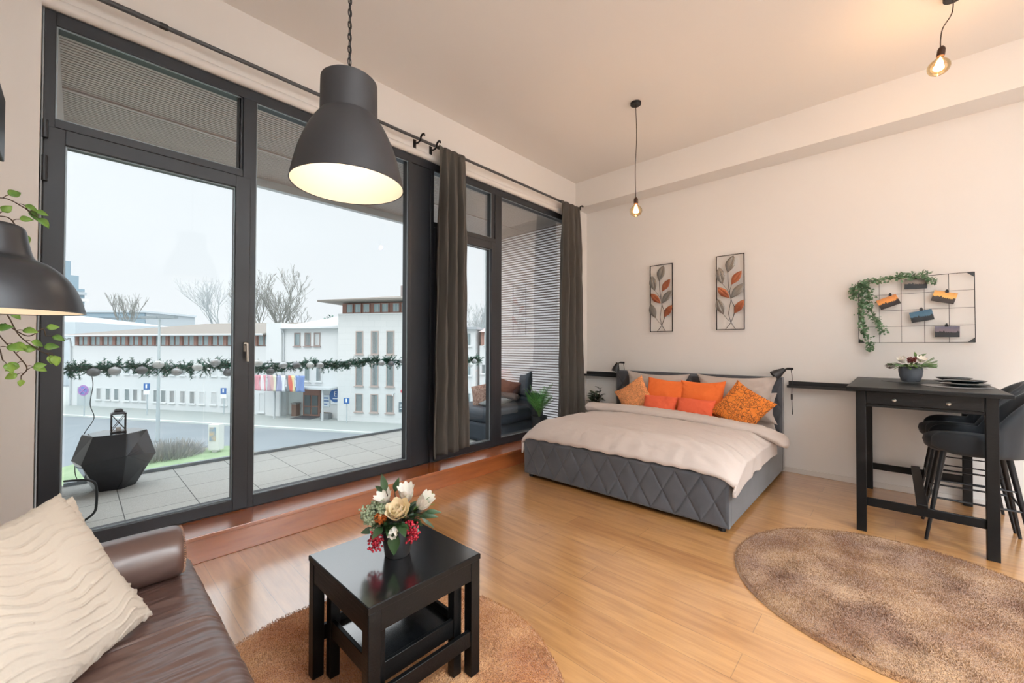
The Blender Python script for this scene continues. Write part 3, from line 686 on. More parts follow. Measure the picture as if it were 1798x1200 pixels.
for (o, z, f, r, n) in ((-.105, .165, -.01, .045, 260), (-.075, .195, -.01, .040, 200), (-.085, .145, -.03, .036, 150), (-.045, .19, -.04, .03, 110), (-.12, .14, .02, .034, 130)): berries(sg, at(o, z, f), r, n, .0048, rg, .8)
sg.build('sage_cluster', SAGE, fl, smooth=0)
ru = MB(); berries(ru, at(-.045, .165, -.06), .026, 90, .006, rg, .8); ru.build('rust_flower', RUST, fl, smooth=60)
for (c_, r_, n_, dn) in ((at(-.072, .085, -.055), .032, 120, 1.6), (at(.070, .115, -.05), .034, 120, 1.5)):
    be = MB(); berries(be, c_, r_, n_, .005, rg, dn); be.build('berry_cluster', BERRY, fl, smooth=60)
gl = MB()
for (o, z, f, d, L, W) in ((.01, .12, -.075, -fw * .3 + V((0, 0, -1)), .085, .05), (.035, .15, -.07, rx * .5 - fw + V((0, 0, -.4)), .06, .035), (-.04, .14, -.07, -rx * .4 - fw + V((0, 0, -.3)), .06, .035), (-.08, .12, -.05, -rx - fw * .5, .05, .03),
      (-.05, .25, .01, -rx * .3 + V((0, 0, 1)), .075, .03), (-.06, .24, .02, -rx * 1 + V((0, 0, .8)), .05, .025), (-.02, .24, .03, rx * .2 + V((0, 0, 1)), .06, .03), (.05, .13, -.05, rx + V((0, 0, -.3)), .06, .03), (.11, .17, 0, rx + V((0, 0, .05)), .07, .022), (.10, .15, -.01, rx + V((0, 0, -.7)), .07, .014), (.0, .13, -.06, -rx * .2 - fw, .05, .04), (.07, .14, .04, rx, .09, .03)):
    gl.leaf(at(o, z, f), d, V((0, 0, 1)) - fw, L, W, .2, .2)
for i in range(150):
    a = rg.uniform(0, 2 * pi); gl.leaf(P0 + V((cos(a) * .05, sin(a) * .05, rg.uniform(.115, .175))), V((cos(a), sin(a), rg.uniform(-.2, 1))), (0, 0, 1), rg.uniform(.04, .075), .022, .2, .2)
gl.build('dark_leaves', LEAFD, fl, smooth=60)
sm2 = MB()
for (o, z, f) in ((.085, .185, 0), (.03, .20, .03), (-.045, .205, 0), (.022, .17, -.03), (-.05, .25, .01), (-.06, .24, .02), (-.02, .24, .03), (-.09, .15, -.01), (-.072, .10, -.055), (.07, .13, -.05), (.11, .17, 0), (.06, .17, 0)):
    sm2.tube(catmull([at(o * .2, .10, f * .2), at(o * .6, .10 + (z - .10) * .6, f * .6), at(o, z, f)], 5), .0022, 5)
sm2.build('stems', STEM, fl)
fe = MB()
for i in range(9):
    b0 = at(.06, .17, .0); d = (rx * rg.uniform(.6, 1.1) + V((0, 0, rg.uniform(.1, .8))) + fw * rg.uniform(-.5, .4)).normalized(); L = rg.uniform(.07, .11)
    for k in range(14):
        p = b0 + d * L * (k + 1) / 14
        for sg_ in (-1, 1):
            fe.leaf(p, d * .7 + d.cross(V((0, 0, 1))).normalized() * sg_ * .8 + V((0, 0, .2)), (0, 0, 1), .02 * (1.2 - k / 14), .006, .1, .1, (.4, 1, .7, 0))
fe.build('fern_sprig', LEAFM, fl, smooth=60)

# pot on the bar table
P1 = V((.105, 4.84, Z + .0045)); rx1 = V((.9, .43, 0)).normalized(); fw1 = V((-rx1.y, rx1.x, 0))
fp = thing('flower_pot', 'rounded grey pot with white and dark red flowers on the bar table', 'flower arrangement', P1)
MB().lathe([(0, 0), (.052, 0), (.060, .01), (.072, .05), (.077, .09), (.074, .118), (.070, .124), (.064, .118), (.06, .1), (0, .1)], P1, 36).build('pot', POTG, fp, smooth=50)
A = lambda o, z, f=0: P1 + rx1 * o + fw1 * f + V((0, 0, z))
wq = MB(); cup_petals(wq, A(-.065, .16, -.03), V((-.3, -.6, 1)), 7, .055, .045, .8, rg); cup_petals(wq, A(-.065, .165, -.03), V((-.3, -.4, 1)), 5, .045, .04, .4, rg); wq.build('white_flower', WHITEP, fp, smooth=60)
wq = MB(); cup_petals(wq, A(.055, .165, -.02), V((.3, -.5, 1)), 7, .055, .04, .9, rg); wq.build('white_flower', WHITEP, fp, smooth=60)
bq = MB(); berries(bq, A(.0, .185, -.02), .034, 70, .007, rg, .8); bq.build('berry_cluster', mat('dark_red_berries', '#5e1c18', .4), fp, smooth=60)
cone = MB()
for i in range(60):
    a = i * 2.4; r = .026 * sin(pi * (i + 4) / 68); q = A(-.150, .125, -.02) + V((cos(a) * r, sin(a) * r, -.02 + .045 * i / 60)); cone.leaf(q, (cos(a), sin(a), .5), (0, 0, 1), .016, .014, .1, .1, (.5, 1, .6))
cone.build('pine_cone', mat('pine_cone', '#5a4034', .8), fp, smooth=0)
gq = MB()
for i in range(150):
    a = rg.uniform(0, 2 * pi); r = rg.uniform(.02, .09); gq.leaf(P1 + V((cos(a) * r * 1.4, sin(a) * r, rg.uniform(.11, .15))), V((cos(a) * 1.3, sin(a), rg.uniform(-.3, .7))), (0, 0, 1), rg.uniform(.03, .06), .018, .2, .2)
for (dx_, dz_) in ((1, .12), (1, .35), (1, -.1), (.8, .6), (-1, .1)):
    for i in range(22):
        t_ = i / 21; q = A(.05 * (1 if dx_ > 0 else -1) + .11 * t_ * dx_, .135 + .11 * dz_ * t_, -.02)
        for sg_ in (-1, 1): gq.leaf(q, rx1 * dx_ + V((0, 0, sg_ * .7)) - fw1 * .3, (0, -1, 0), .016, .004, .1, .1, (.4, 1, .7, 0))
gq.leaf(A(.04, .20, 0), V((-.2, 0, 1)), (0, -1, 0), .055, .022); gq.leaf(A(.05, .21, 0), V((1, 0, .5)), (0, -1, 0), .06, .02)
gq.build('foliage', mat('mixed_foliage', '#33502b', .6, var=(30, '#6f8f4a', .2)), fp, smooth=60)
# ================================================================ pendant lamps
def chain(mb, x, y, z0, z1, L=.034, r=.0022):
    n = int((z1 - z0) / (L * .78)); 
    for i in range(n):
        zc = z0 + (z1 - z0) * (i + .5) / n; pts = []
        for k in range(12):
            a = 2 * pi * k / 12; w_ = .0075 * cos(a); h = L / 2 * math.copysign(abs(sin(a)) ** .6, sin(a))
            pts.append((x + (w_ if i % 2 else 0), y + (0 if i % 2 else w_), zc + h))
        mb.tube(pts, r, 5, closed=True)
INNER = mat('white_enamel', '#f1e6d4', .5)
BULBE = mat('frosted_bulb', '#fff0d8', .5, emit=((1, .9, .75), 1.5))
SHADE = mat('charcoal_shade', '#303033', .55, .0)
HX, HY, HZ = -1.732, .803, 2.062; S_ = .235
pd = thing('pendant_lamp', 'large charcoal bell-shaped pendant lamp hanging on a chain above low table', 'pendant lamp', (HX, HY, 3.79))
outer = [(.002, .465), (.088, .465), (.105, .462), (.114, .452), (.116, .44), (.118, .31), (.120, .298), (.128, .286), (.147, .258), (.168, .218), (.187, .172), (.204, .122), (.216, .075), (.226, .03), (.231, 0)]
MB().lathe(sp(outer) + [(.2325, -.003), (.2295, -.003), (.2285, 0)], (HX, HY, HZ), 72, cap=False).build('lamp_shade', SHADE, pd, smooth=50)
MB().lathe([(.2285, -.001), (.221, .028), (.211, .073), (.199, .119), (.182, .168), (.163, .213), (.142, .252), (.123, .280), (.114, .30), (.112, .44), (0, .442)], (HX, HY, HZ), 72, cap=False).build('shade_lining', INNER, pd, smooth=50)
MB().sphere((HX, HY, HZ + .22), .045, 20, 14).build('bulb', BULBE, pd)
MB().lathe([(0, .26), (.022, .26), (.022, .33), (.015, .43), (0, .43)], (HX, HY, HZ), 16).build('socket', BLACKM, pd)
ch = MB(); chain(ch, HX, HY, HZ + .48, 3.76); ch.tube([(HX, HY, HZ + .46), (HX, HY, HZ + .49)], .006, 8); ch.build('chain', BLACKM, pd)
MB().tube(catmull([(HX, HY, HZ + .465), (HX + .006, HY, HZ + .7), (HX - .006, HY, HZ + 1.1), (HX + .004, HY, HZ + 1.4), (HX, HY, 3.78)], 8), .0028, 6).build('cord', BLACKM, pd)
MB().lathe([(0, 0), (.03, 0), (.055, .02), (.058, .035), (0, .035)], (HX, HY, 3.755), 24).build('canopy', BLACKM, pd)
lamp('pendant_bulb_light', (HX, HY, HZ + .12), 1.5, (1, .92, .82), .05)

FILA = mat('glowing_filament', '#ffcf80', .5, emit=((1, .66, .30), 14))
def edison(label, x, y, zb, zc, path=None, dx=0, dy=0, tilt=None, power=10):
    """zb: bottom of the glass bulb"""
    t = thing('bulb_pendant', label, 'pendant lamp', (x + dx, y + dy, zc), group='bare filament bulb pendants')
    MB().lathe([(0, 0), (.05, 0), (.052, .004), (.052, .022), (0, .024)], (x + dx, y + dy, zc - .024), 28).build('canopy', BLACKM, t)
    q = tilt or Matrix.Identity(3); base = V((x, y, zb + .125))
    T = lambda p: base + q @ V(p)
    cordp = path or [(x + dx, y + dy, zc - .02), (x + .008, y, lerp(zc, zb, .3)), (x - .008, y + .004, lerp(zc, zb, .6)), (x, y, zb + .18)]
    MB().tube(catmull(cordp, 10), .0034, 7).build('cord', mat('brown_cord', '#33231b', .7), t)
    MB().lathe([(0, .068), (.008, .064), (.017, .052), (.021, .04), (.0215, .0), (.019, -.003), (0, -.003)], base, 20, q).build('socket', mat('dark_bronze_socket', '#3a2418', .45, .5), t)
    MB().lathe([(.0, -.125), (.02, -.123), (.040, -.113), (.054, -.096), (.060, -.074), (.057, -.054), (.045, -.035), (.028, -.020), (.018, -.004)], base, 28, q).build('bulb_glass', AMBER, t, smooth=60)
    f = MB(); pts = []
    for i in range(120):
        a = i / 119; ang = a * 2 * pi * 7; r = .014 + .004 * sin(a * pi); pts.append(T((r * cos(ang), r * sin(ang), -.030 - .060 * a)))
    f.tube(pts, .0009, 5); f.tube([T((0, 0, -.005)), T((0, 0, -.035))], .003, 6); f.build('filament', FILA, t)
    lamp('filament_light', T((0, 0, -.07)), power, (1, .62, .33), .03)
    return t
edison('bare amber bulb on a straight dark cord hanging near the bed', -1.85, 3.765, 2.655, 3.79, power=12)
edison('bare amber bulb on a curved cord, tilted, near the top right corner', .25, 4.02, 3.235, 3.79,
       path=[(.32, 4.10, 3.77), (.31, 4.08, 3.66), (.265, 4.04, 3.56), (.252, 4.02, 3.48), (.25, 4.02, 3.42)], dx=.07, dy=.08, tilt=rot('Y', 7) @ rot('X', 4), power=11)

# floor lamp reaching into the picture from the left
LX, LY, LZ = -1.50, -.14, 1.442
fl_ = thing('floor_lamp', 'dark metal floor lamp with wide bell shade beside the leather sofa', 'floor lamp', (-2.0, -.42, 0))
op = [(.002, .2), (.035, .2), (.05, .196), (.056, .185), (.060, .16), (.067, .130), (.074, .121), (.095, .110), (.115, .092), (.133, .067), (.146, .037), (.153, .010), (.155, 0)]
MB().lathe(sp(op) + [(.156, -.003), (.153, -.003), (.152, 0)], (LX, LY, LZ), 64, cap=False).build('lamp_shade', mat('dark_grey_lamp_metal', '#34363a', .35, .3), fl_, smooth=50)
MB().lathe([(.152, -.001), (.148, .010), (.139, .035), (.125, .062), (.106, .085), (.085, .102), (.060, .112), (0, .114)], (LX, LY, LZ), 64, cap=False).build('shade_lining', INNER, fl_, smooth=50)
MB().sphere((LX, LY, LZ + .045), .024, 16, 10).build('bulb', BULBE, fl_)
MB().tube(catmull([(LX, LY, LZ + .20), (LX - .03, LY - .08, LZ + .26), (-1.95, -.40, LZ + .30), (-2.0, -.42, 1.5), (-2.0, -.42, .02)], 8), .010, 10).build('pole', BLACKM, fl_)
MB().lathe([(0, 0), (.14, 0), (.14, .015), (.02, .03), (0, .03)], (-2.0, -.42, 0), 32).build('base', BLACKM, fl_)
lamp('floor_lamp_light', (LX, LY, LZ + .015), .5, (1, .88, .70), .02)

# ================================================================ low table
ltb = thing('side_table', 'square black wooden side table with glossy top standing on tan rug', 'table', (-1.49, .90, .03), group='nested black tables')
TX0, TX1, TY0, TY1 = -1.74, -1.243, .652, 1.142
GBLK = mat('glossy_black_wood', '#0f1317', .3, bump=(60, .15, .001), stretch=(9, 1, 9), coat=1); GBLK.node_tree.nodes['Principled BSDF'].inputs['Coat IOR'].default_value = 3.3; GBLK.node_tree.nodes['Principled BSDF'].inputs['Coat Roughness'].default_value = .16
MB().box(TX0, TX1, TY0, TY1, .490, .511).build('tabletop', BWOOD, ltb, bevel=.0012)
MB().box(TX0 + .004, TX1 - .004, TY0 + .004, TY1 - .004, .508, .5125).build('top_panel', GBLK, ltb, smooth=0)
for (x, y) in ((TX0 + .002, TY0 + .002), (TX1 - .047, TY0 + .002), (TX0 + .002, TY1 - .047), (TX1 - .047, TY1 - .047)): MB().box(x, x + .045, y, y + .045, .03, .489).build('leg', BWOOD, ltb, bevel=.003)
e_ = .047
for q in ((TX0 + e_, TX1 - e_, TY0 + .004, TY0 + .022), (TX0 + e_, TX1 - e_, TY1 - .022, TY1 - .004)): MB().box(q[0], q[1], q[2], q[3], .415, .489).build('apron', BWOOD, ltb, bevel=.002)
for q in ((TX0 + .004, TX0 + .022), (TX1 - .022, TX1 - .004)): MB().box(q[0], q[1], TY0 + e_, TY1 - e_, .415, .489).build('apron', BWOOD, ltb, bevel=.002)
MB().box(TX0 + .006, TX0 + .024, TY0 + e_, TY1 - e_, .155, .215).build('rail', BWOOD, ltb, bevel=.002)
MB().box(TX1 - .024, TX1 - .006, TY0 + e_, TY1 - e_, .155, .215).build('rail', BWOOD, ltb, bevel=.002)
# nested tray stool
nst = thing('tray_table', 'smaller black tray table nested beneath the black side table', 'table', (-1.49, .90, .03), group='nested black tables')
NX0, NX1, NY0, NY1 = TX0 + .052, TX1 - .052, TY0 + .052, TY1 - .056
for (x, y) in ((NX0, NY0), (NX1 - .04, NY0), (NX0, NY1 - .04), (NX1 - .04, NY1 - .04)): MB().box(x, x + .04, y, y + .04, .03, .405).build('leg', BWOOD, nst, bevel=.003)
MB().box(NX0 + .01, NX1 - .01, NY0 + .01, NY1 - .01, .215, .232).build('tray', GBLK, nst, bevel=.002)
for q in ((NX0 + .04, NX1 - .04, NY0 + .004, NY0 + .02), (NX0 + .04, NX1 - .04, NY1 - .02, NY1 - .004), (NX0 + .004, NX0 + .02, NY0 + .04, NY1 - .04), (NX1 - .02, NX1 - .004, NY0 + .04, NY1 - .04)): MB().box(q[0], q[1], q[2], q[3], .195, .262).build('tray_side', BWOOD, nst, bevel=.002)

# ================================================================ rugs
def rug_mat(name, c1, c2, c3):
    m = mat(name, c1, .95, sheen=.4); b = m.node_tree.nodes['Principled BSDF']; tc = N(m, 'ShaderNodeTexCoord')
    n1 = N(m, 'ShaderNodeTexNoise'); n1.inputs['Scale'].default_value = 3.2; n1.inputs['Detail'].default_value = 3; LK(m, tc.outputs['Object'], n1.inputs['Vector'])
    n2 = N(m, 'ShaderNodeTexNoise'); n2.inputs['Scale'].default_value = 210; n2.inputs['Detail'].default_value = 3; LK(m, tc.outputs['Object'], n2.inputs['Vector'])
    r = N(m, 'ShaderNodeValToRGB'); r.color_ramp.elements[0].position = .38; r.color_ramp.elements[0].color = lin(c1); r.color_ramp.elements[1].position = .66; r.color_ramp.elements[1].color = lin(c2); LK(m, n1.outputs['Fac'], r.inputs[0])
    r2 = N(m, 'ShaderNodeValToRGB'); r2.color_ramp.elements[0].position = .36; r2.color_ramp.elements[0].color = lin(c3); r2.color_ramp.elements[1].position = .55; r2.color_ramp.elements[1].color = (1, 1, 1, 1); LK(m, n2.outputs['Fac'], r2.inputs[0])
    mi = N(m, 'ShaderNodeMixRGB', blend_type='MULTIPLY'); mi.inputs[0].default_value = .85; LK(m, r.outputs[0], mi.inputs[1]); LK(m, r2.outputs[0], mi.inputs[2]); LK(m, mi.outputs[0], b.inputs['Base Color'])
    bp = N(m, 'ShaderNodeBump'); bp.inputs['Strength'].default_value = .9; bp.inputs['Distance'].default_value = .006; LK(m, n2.outputs['Fac'], bp.inputs['Height']); LK(m, bp.outputs[0], b.inputs['Normal']); return m
import numpy as np
def rug(label, c, r, m, h, seed, wob=0):
    rings = 90; seg = 300; vs = []; 
    def rad(a): return r * (1 + wob * noise.noise(V((cos(a) * 2, sin(a) * 2, seed))))
    for i in range(rings + 1):
        t = i / rings
        for j in range(seg):
            a = 2 * pi * j / seg; rr_ = rad(a) * t; x, y = rr_ * cos(a), rr_ * sin(a)
            z = h * (1 - max(0, (t - .965) / .035) ** 2 * .8) + .004 * noise.noise(V((x * 7, y * 7, seed))) + .0035 * noise.noise(V((x * 60, y * 60, seed)))
            if t > .99: rr_ += .004 * noise.noise(V((j * .9, seed, 0))); z = .002
            vs.append((c[0] + rr_ * cos(a), c[1] + rr_ * sin(a), max(.001, z)))
    fs = [(i * seg + j, i * seg + (j + 1) % seg, (i + 1) * seg + (j + 1) % seg, (i + 1) * seg + j) for i in range(rings) for j in range(seg)]
    ro = MB().add(vs, fs).build('rug', m, None, smooth=180); tag(ro, label, 'rug', 'round shaggy rugs')
    rn = np.random.RandomState(seed); n = 110000; ra = r * .995 * np.sqrt(rn.rand(n)); an = rn.rand(n) * 2 * np.pi
    if wob: ra *= np.array([rad(t) / r for t in np.linspace(0, 2 * pi, 720)])[(an / (2 * np.pi) * 719).astype(int)]
    P = np.stack([c[0] + ra * np.cos(an), c[1] + ra * np.sin(an), np.full(n, h - .004)], 1)
    sw = np.stack([np.sin(P[:, 0] * 5 + np.sin(P[:, 1] * 7) * 1.5), np.cos(P[:, 1] * 6 + np.sin(P[:, 0] * 4) * 2), np.zeros(n)], 1) * .004
    D = sw + rn.randn(n, 3) * .0028; D[:, 2] = .009 + rn.rand(n) * .005
    S = rn.randn(n, 3); S[:, 2] = 0; S /= np.linalg.norm(S, axis=1)[:, None]; S *= .0016
    VV = np.stack([P - S, P + S, P + D], 1).reshape(-1, 3).astype(np.float32); me = bpy.data.meshes.new('pile')
    me.vertices.add(3 * n); me.vertices.foreach_set('co', VV.ravel()); me.loops.add(3 * n); me.loops.foreach_set('vertex_index', np.arange(3 * n, dtype=np.int32))
    me.polygons.add(n); me.polygons.foreach_set('loop_start', np.arange(0, 3 * n, 3, dtype=np.int32)); me.polygons.foreach_set('loop_total', np.full(n, 3, np.int32)); me.update(calc_edges=True); me.materials.append(m)
    po_ = bpy.data.objects.new('pile', me); COL.objects.link(po_); po_.parent = ro; po_['kind'] = 'stuff'
rug('round orange-tan shaggy rug under the low black side table', (-1.455, .765), .765, rug_mat('tan_pile', '#b9783c', '#dcaa72', '#c8a27e'), .024, 2, .025)
rug('round taupe-brown shaggy rug on the floor before the bar table', (.02, 3.10), .80, rug_mat('brown_pile', '#8a5d38', '#b68e64', '#a88c70'), .020, 5, .01)

# ================================================================ leather sofa
sf = thing('leather_sofa', 'brown leather sofa with bolster arm at the window end', 'sofa', (-1.6, -.05, 0))
def seat(u, v):
    x = lerp(-2.42, -.72, u); L = v * 1.08
    top = .415
    if L < .50: y = -.14 + L; z = top
    elif L < .50 + .08 * pi / 2: a = (L - .50) / .08; y = .36 - .08 + .08 + 0; y = .295 + .08 * sin(a) ; z = top - .08 + .08 * cos(a)
    else: y = .375 - .0; z = top - .08 - (L - .50 - .08 * pi / 2)
    if L < .50: y = lerp(-.20, .295, L / .50)
    z = max(z, .05)
    # seams between the cushions and gathered creases running front to back
    for xs in (-1.765, -1.16):
        d = abs(x - xs); z -= .012 * exp(-(d / .006) ** 2) * (1 if L < .62 else 0); z += .006 * exp(-(d / .03) ** 2) * (1 if L < .5 else 0)
        if L >= .5: y -= .008 * exp(-(d / .006) ** 2)
    cre = noise.noise(V((x * 26 + .8 * noise.noise(V((x * 5, y * 5, 2))), y * 2.2, 0))) * .0085 + noise.noise(V((x * 60 + 2 * noise.noise(V((x * 9, y * 6, 1))), y * 5, 5))) * .0045
    fade = (.35 + .65 * min(1, max(0, (L - .05) / .4))) * (1 - .6 * min(1, max(0, (L - .42) / .1)))
    z += cre * fade * (1 if L < .62 else .3)
    if L >= .5: y += cre * .35
    e = min(1, (x + 2.42) / .06); z -= .05 * (1 - e) ** 2
    return V((x, y, z))
sb = MB().grid(seat, 420, 110); sb.build('seat', LEATHER, sf, smooth=180)
MB().box(-2.43, -.72, -.50, .33, .06, .345).build('base', LEATHER, sf, bevel=.02)
MB().box(-2.43, -.72, -.52, -.21, .06, .74).build('backrest', LEATHER, sf, bevel=.07)
for (x, y) in ((-2.35, .25), (-2.35, -.42), (-.8, .25), (-.8, -.42)): MB().tube([(x, y, 0), (x, y, .06)], .025, 10).build('foot', BLACK, sf)
def bol(u, v):
    a = 2 * pi * v; y = lerp(-.34, .31, u); e = min(1, (1 - u) / .05, u / .05)
    r = .098 * (.80 + .20 * sqrt(max(0, 1 - (1 - e) ** 2))) + .0035 * noise.noise(V((cos(a) * 3, sin(a) * 3, y * 5)))
    return V((-2.175 + r * 1.12 * cos(a), y, .515 + r * sin(a)))
bo = MB().grid(bol, 60, 40, wv=True); n_ = 60
def capf(u, v):
    a = 2 * pi * v; r = .078 * u; return V((-2.175 + r * 1.12 * cos(a), .31 + .010 * (1 - u * u), .515 + r * sin(a)))
bo.grid(capf, 8, 40, wv=True)
arm = bo.build('bolster_arm', LEATHER, sf, smooth=50)
stt = MB()
for i in range(80):
    a = 2 * pi * i / 80; c = V((-2.175 + .090 * 1.12 * cos(a), .306, .515 + .090 * sin(a))); stt.obox(c, (.0018, .007, .003), Matrix.Rotation(a, 3, 'Y'))
stt.build('stitching', mat('pale_thread', '#a9856e', .8), arm, smooth=0)

# white ruffled pillows
RUF = mat('ruffled_white_cotton', '#ddd4c7', .95, bump=(60, .5, .004))
nr = RUF.node_tree
def ruffled(label, c, R3, w, h, t, seed):
    def surf(sg):
        def fn(u, v):
            a = 2 * u - 1; b = 2 * v - 1
            x = a * w / 2 * (1 - .07 * (1 - b * b) * abs(a)); y = b * h / 2 * (1 - .07 * (1 - a * a) * abs(b))
            th = t / 2 * max(0, (1 - abs(a) ** 2.6) * (1 - abs(b) ** 2.6)) ** .5
            edge = max(0, (1 - a ** 6) * (1 - b ** 6))
            q = y * 1.0 + x * .28 + .022 * sin(x * 17 + seed) + .03 * noise.noise(V((x * 5, y * 5, seed)))
            q += .02 * noise.noise(V((x * 13, y * 13, seed + 9))); ph = (q * 34) % 1; fr = exp(-((ph - .5) / .10) ** 2) * (.55 + 1.6 * noise.noise(V((x * 9, y * 9, seed + 4))))
            fr = max(0, fr) * (.008 + .006 * noise.noise(V((x * 70, y * 70, 1))))
            z = sg * (th + fr * edge ** .3) + .010 * noise.noise(V((x * 7, y * 7, seed + sg)))
            fy = .006 * noise.noise(V((x * 60, y * 60, 3))) * (1 - edge)
            return R3 @ V((x + fy, y + fy, z)) + V(c)
        return fn
    n = 200; mb = MB().grid(surf(1), n, n); m2 = MB().grid(surf(-1), 40, 40); m2.f = [f[::-1] for f in m2.f]; mb.add(m2.v, m2.f)
    tag(mb.build('sofa_pillow', RUF, None, smooth=180), label, 'pillow', 'white ruffled sofa pillows')
def frame3(e, u):
    e = V(e).normalized(); n = e.cross(V(u)).normalized(); u2 = n.cross(e).normalized(); return Matrix((e, u2, n)).transposed()
# local x goes along the sofa (towards the camera), local y up the pillow
e1 = V((.75, -.65, -.08)).normalized(); u1 = V((-.30, -.42, .855)).normalized()
F3 = frame3(-e1, u1); N3 = F3 @ V((0, 0, 1)); C1 = V((-1.865, .185, .425)) + N3 * .0
ruffled('large cream ruffled pillow standing in front on the leather sofa', C1 + e1 * .27 + u1 * .255 + V((0, 0, .01)), F3, .54, .51, .17, 1)
u2 = V((-.06, -.40, .91)).normalized(); F4 = frame3(-e1, u2)
ruffled('cream ruffled pillow hidden behind the front pillow, next to the bolster', V((-2.035, .150, .44)) + e1 * .25 + u2 * .215, F4, .50, .43, .10, 6)

# black wall shelf at the far left and trailing pothos
MB().box(-2.478, -1.2, -.55, -.198, 2.062, 2.30).build('wall_cabinet', BLACK, None, smooth=0, bevel=.004)
tag(bpy.data.objects['wall_cabinet'], 'black wall cabinet of which only the end shows at the left edge', 'cabinet')
po = thing('trailing_plant', 'pothos plant trailing green heart-shaped leaves behind the floor lamp shade', 'plant', (-2.62, -.40, 1.60))
MB().lathe([(0, 0), (.055, 0), (.075, .12), (.078, .13), (.07, .13), (.065, .11), (0, .11)], (-2.62, -.42, 1.60), 24).build('pot', POTG, po)
MB().tube([(-2.62, -.42, 1.60), (-2.62, -.42, 1.585), (-2.62, -.55, 1.585)], .006, 8).box(-2.68, -2.56, -.50, -.34, 1.590, 1.6).build('bracket', BLACKM, po)
rg = random.Random(21); vn = MB(); vl = MB()
HS = (.25, .85, 1.0, .92, .7, .4, 0)
def vine(P, leaves):
    C = catmull(P, 8); vn.tube(C, .0022, 5)
    for (t, L, d) in leaves:
        q = C[int(t * (len(C) - 1))]; d = V(d).normalized(); q2 = q + d * .02 + V((0, 0, .006)); vn.tube([q, q + d * .01 + V((0, 0, .006)), q2], .0014, 4)
        vl.leaf(q2, d, V((.8, .4, .5)), L * .62, L * .5, .25, .18, HS)
T0 = (-2.62, -.42, 1.72)
vine([T0, (-2.62, -.33, 1.88), (-2.60, -.22, 1.95), (-2.60, -.16, 1.93), (-2.6, -.13, 1.90)], [(.55, .07, (-.3, .6, .5)), (.7, .065, (0, .8, -.3)), (.8, .07, (-.2, .6, -.7)), (.9, .06, (-.2, 1, -.1)), (1, .075, (.1, .6, -.6))])
vine([T0, (-2.58, -.30, 1.83), (-2.56, -.2, 1.87), (-2.56, -.165, 1.82)], [(.6, .06, (.1, .5, .6)), (.8, .06, (0, .8, .2)), (1, .07, (.1, .4, -.8))])
vine([T0, (-2.62, -.3, 1.70), (-2.60, -.2, 1.50), (-2.6, -.16, 1.40), (-2.6, -.10, 1.335), (-2.6, -.075, 1.33)], [(.4, .06, (0, .6, -.5)), (.55, .07, (.3, .8, -.1)), (.65, .065, (-.3, .8, -.4)), (.75, .07, (.2, .9, .1)), (.85, .06, (0, .5, -.9)), (.92, .055, (.1, .3, -1)), (1, .075, (.1, .35, -1))])
vine([T0, (-2.62, -.28, 1.6), (-2.60, -.22, 1.42), (-2.6, -.17, 1.33), (-2.6, -.14, 1.27), (-2.6, -.155, 1.235)], [(.5, .065, (.2, .8, -.3)), (.6, .07, (-.1, .9, .3)), (.7, .07, (.2, -.5, -.5)), (.78, .07, (0, .9, -.4)), (.86, .06, (0, .9, .3)), (.93, .06, (0, -.6, -.3)), (1, .045, (0, 0, -1))])
vine([T0, (-2.60, -.3, 1.55), (-2.58, -.22, 1.38), (-2.58, -.20, 1.30)], [(.6, .07, (.2, .7, .2)), (.75, .075, (.1, .9, -.2)), (.85, .07, (.1, -.6, .2)), (1, .07, (.2, .4, -.8))])
vine([(-2.6, -.2, 1.45), (-2.6, -.14, 1.40), (-2.6, -.10, 1.43), (-2.6, -.09, 1.40)], [(.6, .06, (0, .9, .2)), (1, .065, (.1, .8, -.3))])
vn.build('vines', STEM, po); vl.build('leaves', mat('pothos_leaf', '#4c7a34', .35, var=(10, '#9fc45a', .18)), po, smooth=60, solid=.0006)

# dark potted plant in the corner behind the bed
cp = thing('potted_plant', 'dark glossy-leaved potted plant in the corner behind the bed', 'plant', (-3.12, 5.12, 0))
MB().lathe([(0, 0), (.07, 0), (.09, .17), (.093, .18), (.083, .18), (.08, .16), (0, .16)], (-3.12, 5.12, 0), 28).build('pot', POTB, cp)
st = MB(); lv = MB(); rg = random.Random(5)
for i in range(7):
    a = i * 2.4; l = rg.uniform(.03, .10); top = V((-3.14 + cos(a) * l, 5.12 + sin(a) * l * .6, rg.uniform(.62, .80)))
    C = catmull([(-3.12, 5.12, .15), (-3.14 + cos(a) * l * .4, 5.12 + sin(a) * l * .3, .4), top], 8); st.tube(C, .005, 6)
    for j in range(4, len(C)):
        for sg_ in (-1, 1):
            d = V((sg_ * rg.uniform(.6, 1), rg.uniform(-.8, .1), rg.uniform(.2, 1))); lv.leaf(C[j], d, (0, -.3, 1), rg.uniform(.07, .11), .05, .2, .25)
st.build('stems', STEM, cp); lv.build('leaves', mat('dark_glossy_leaf', '#20301c', .3, var=(9, '#33452a', .2)), cp, smooth=60)
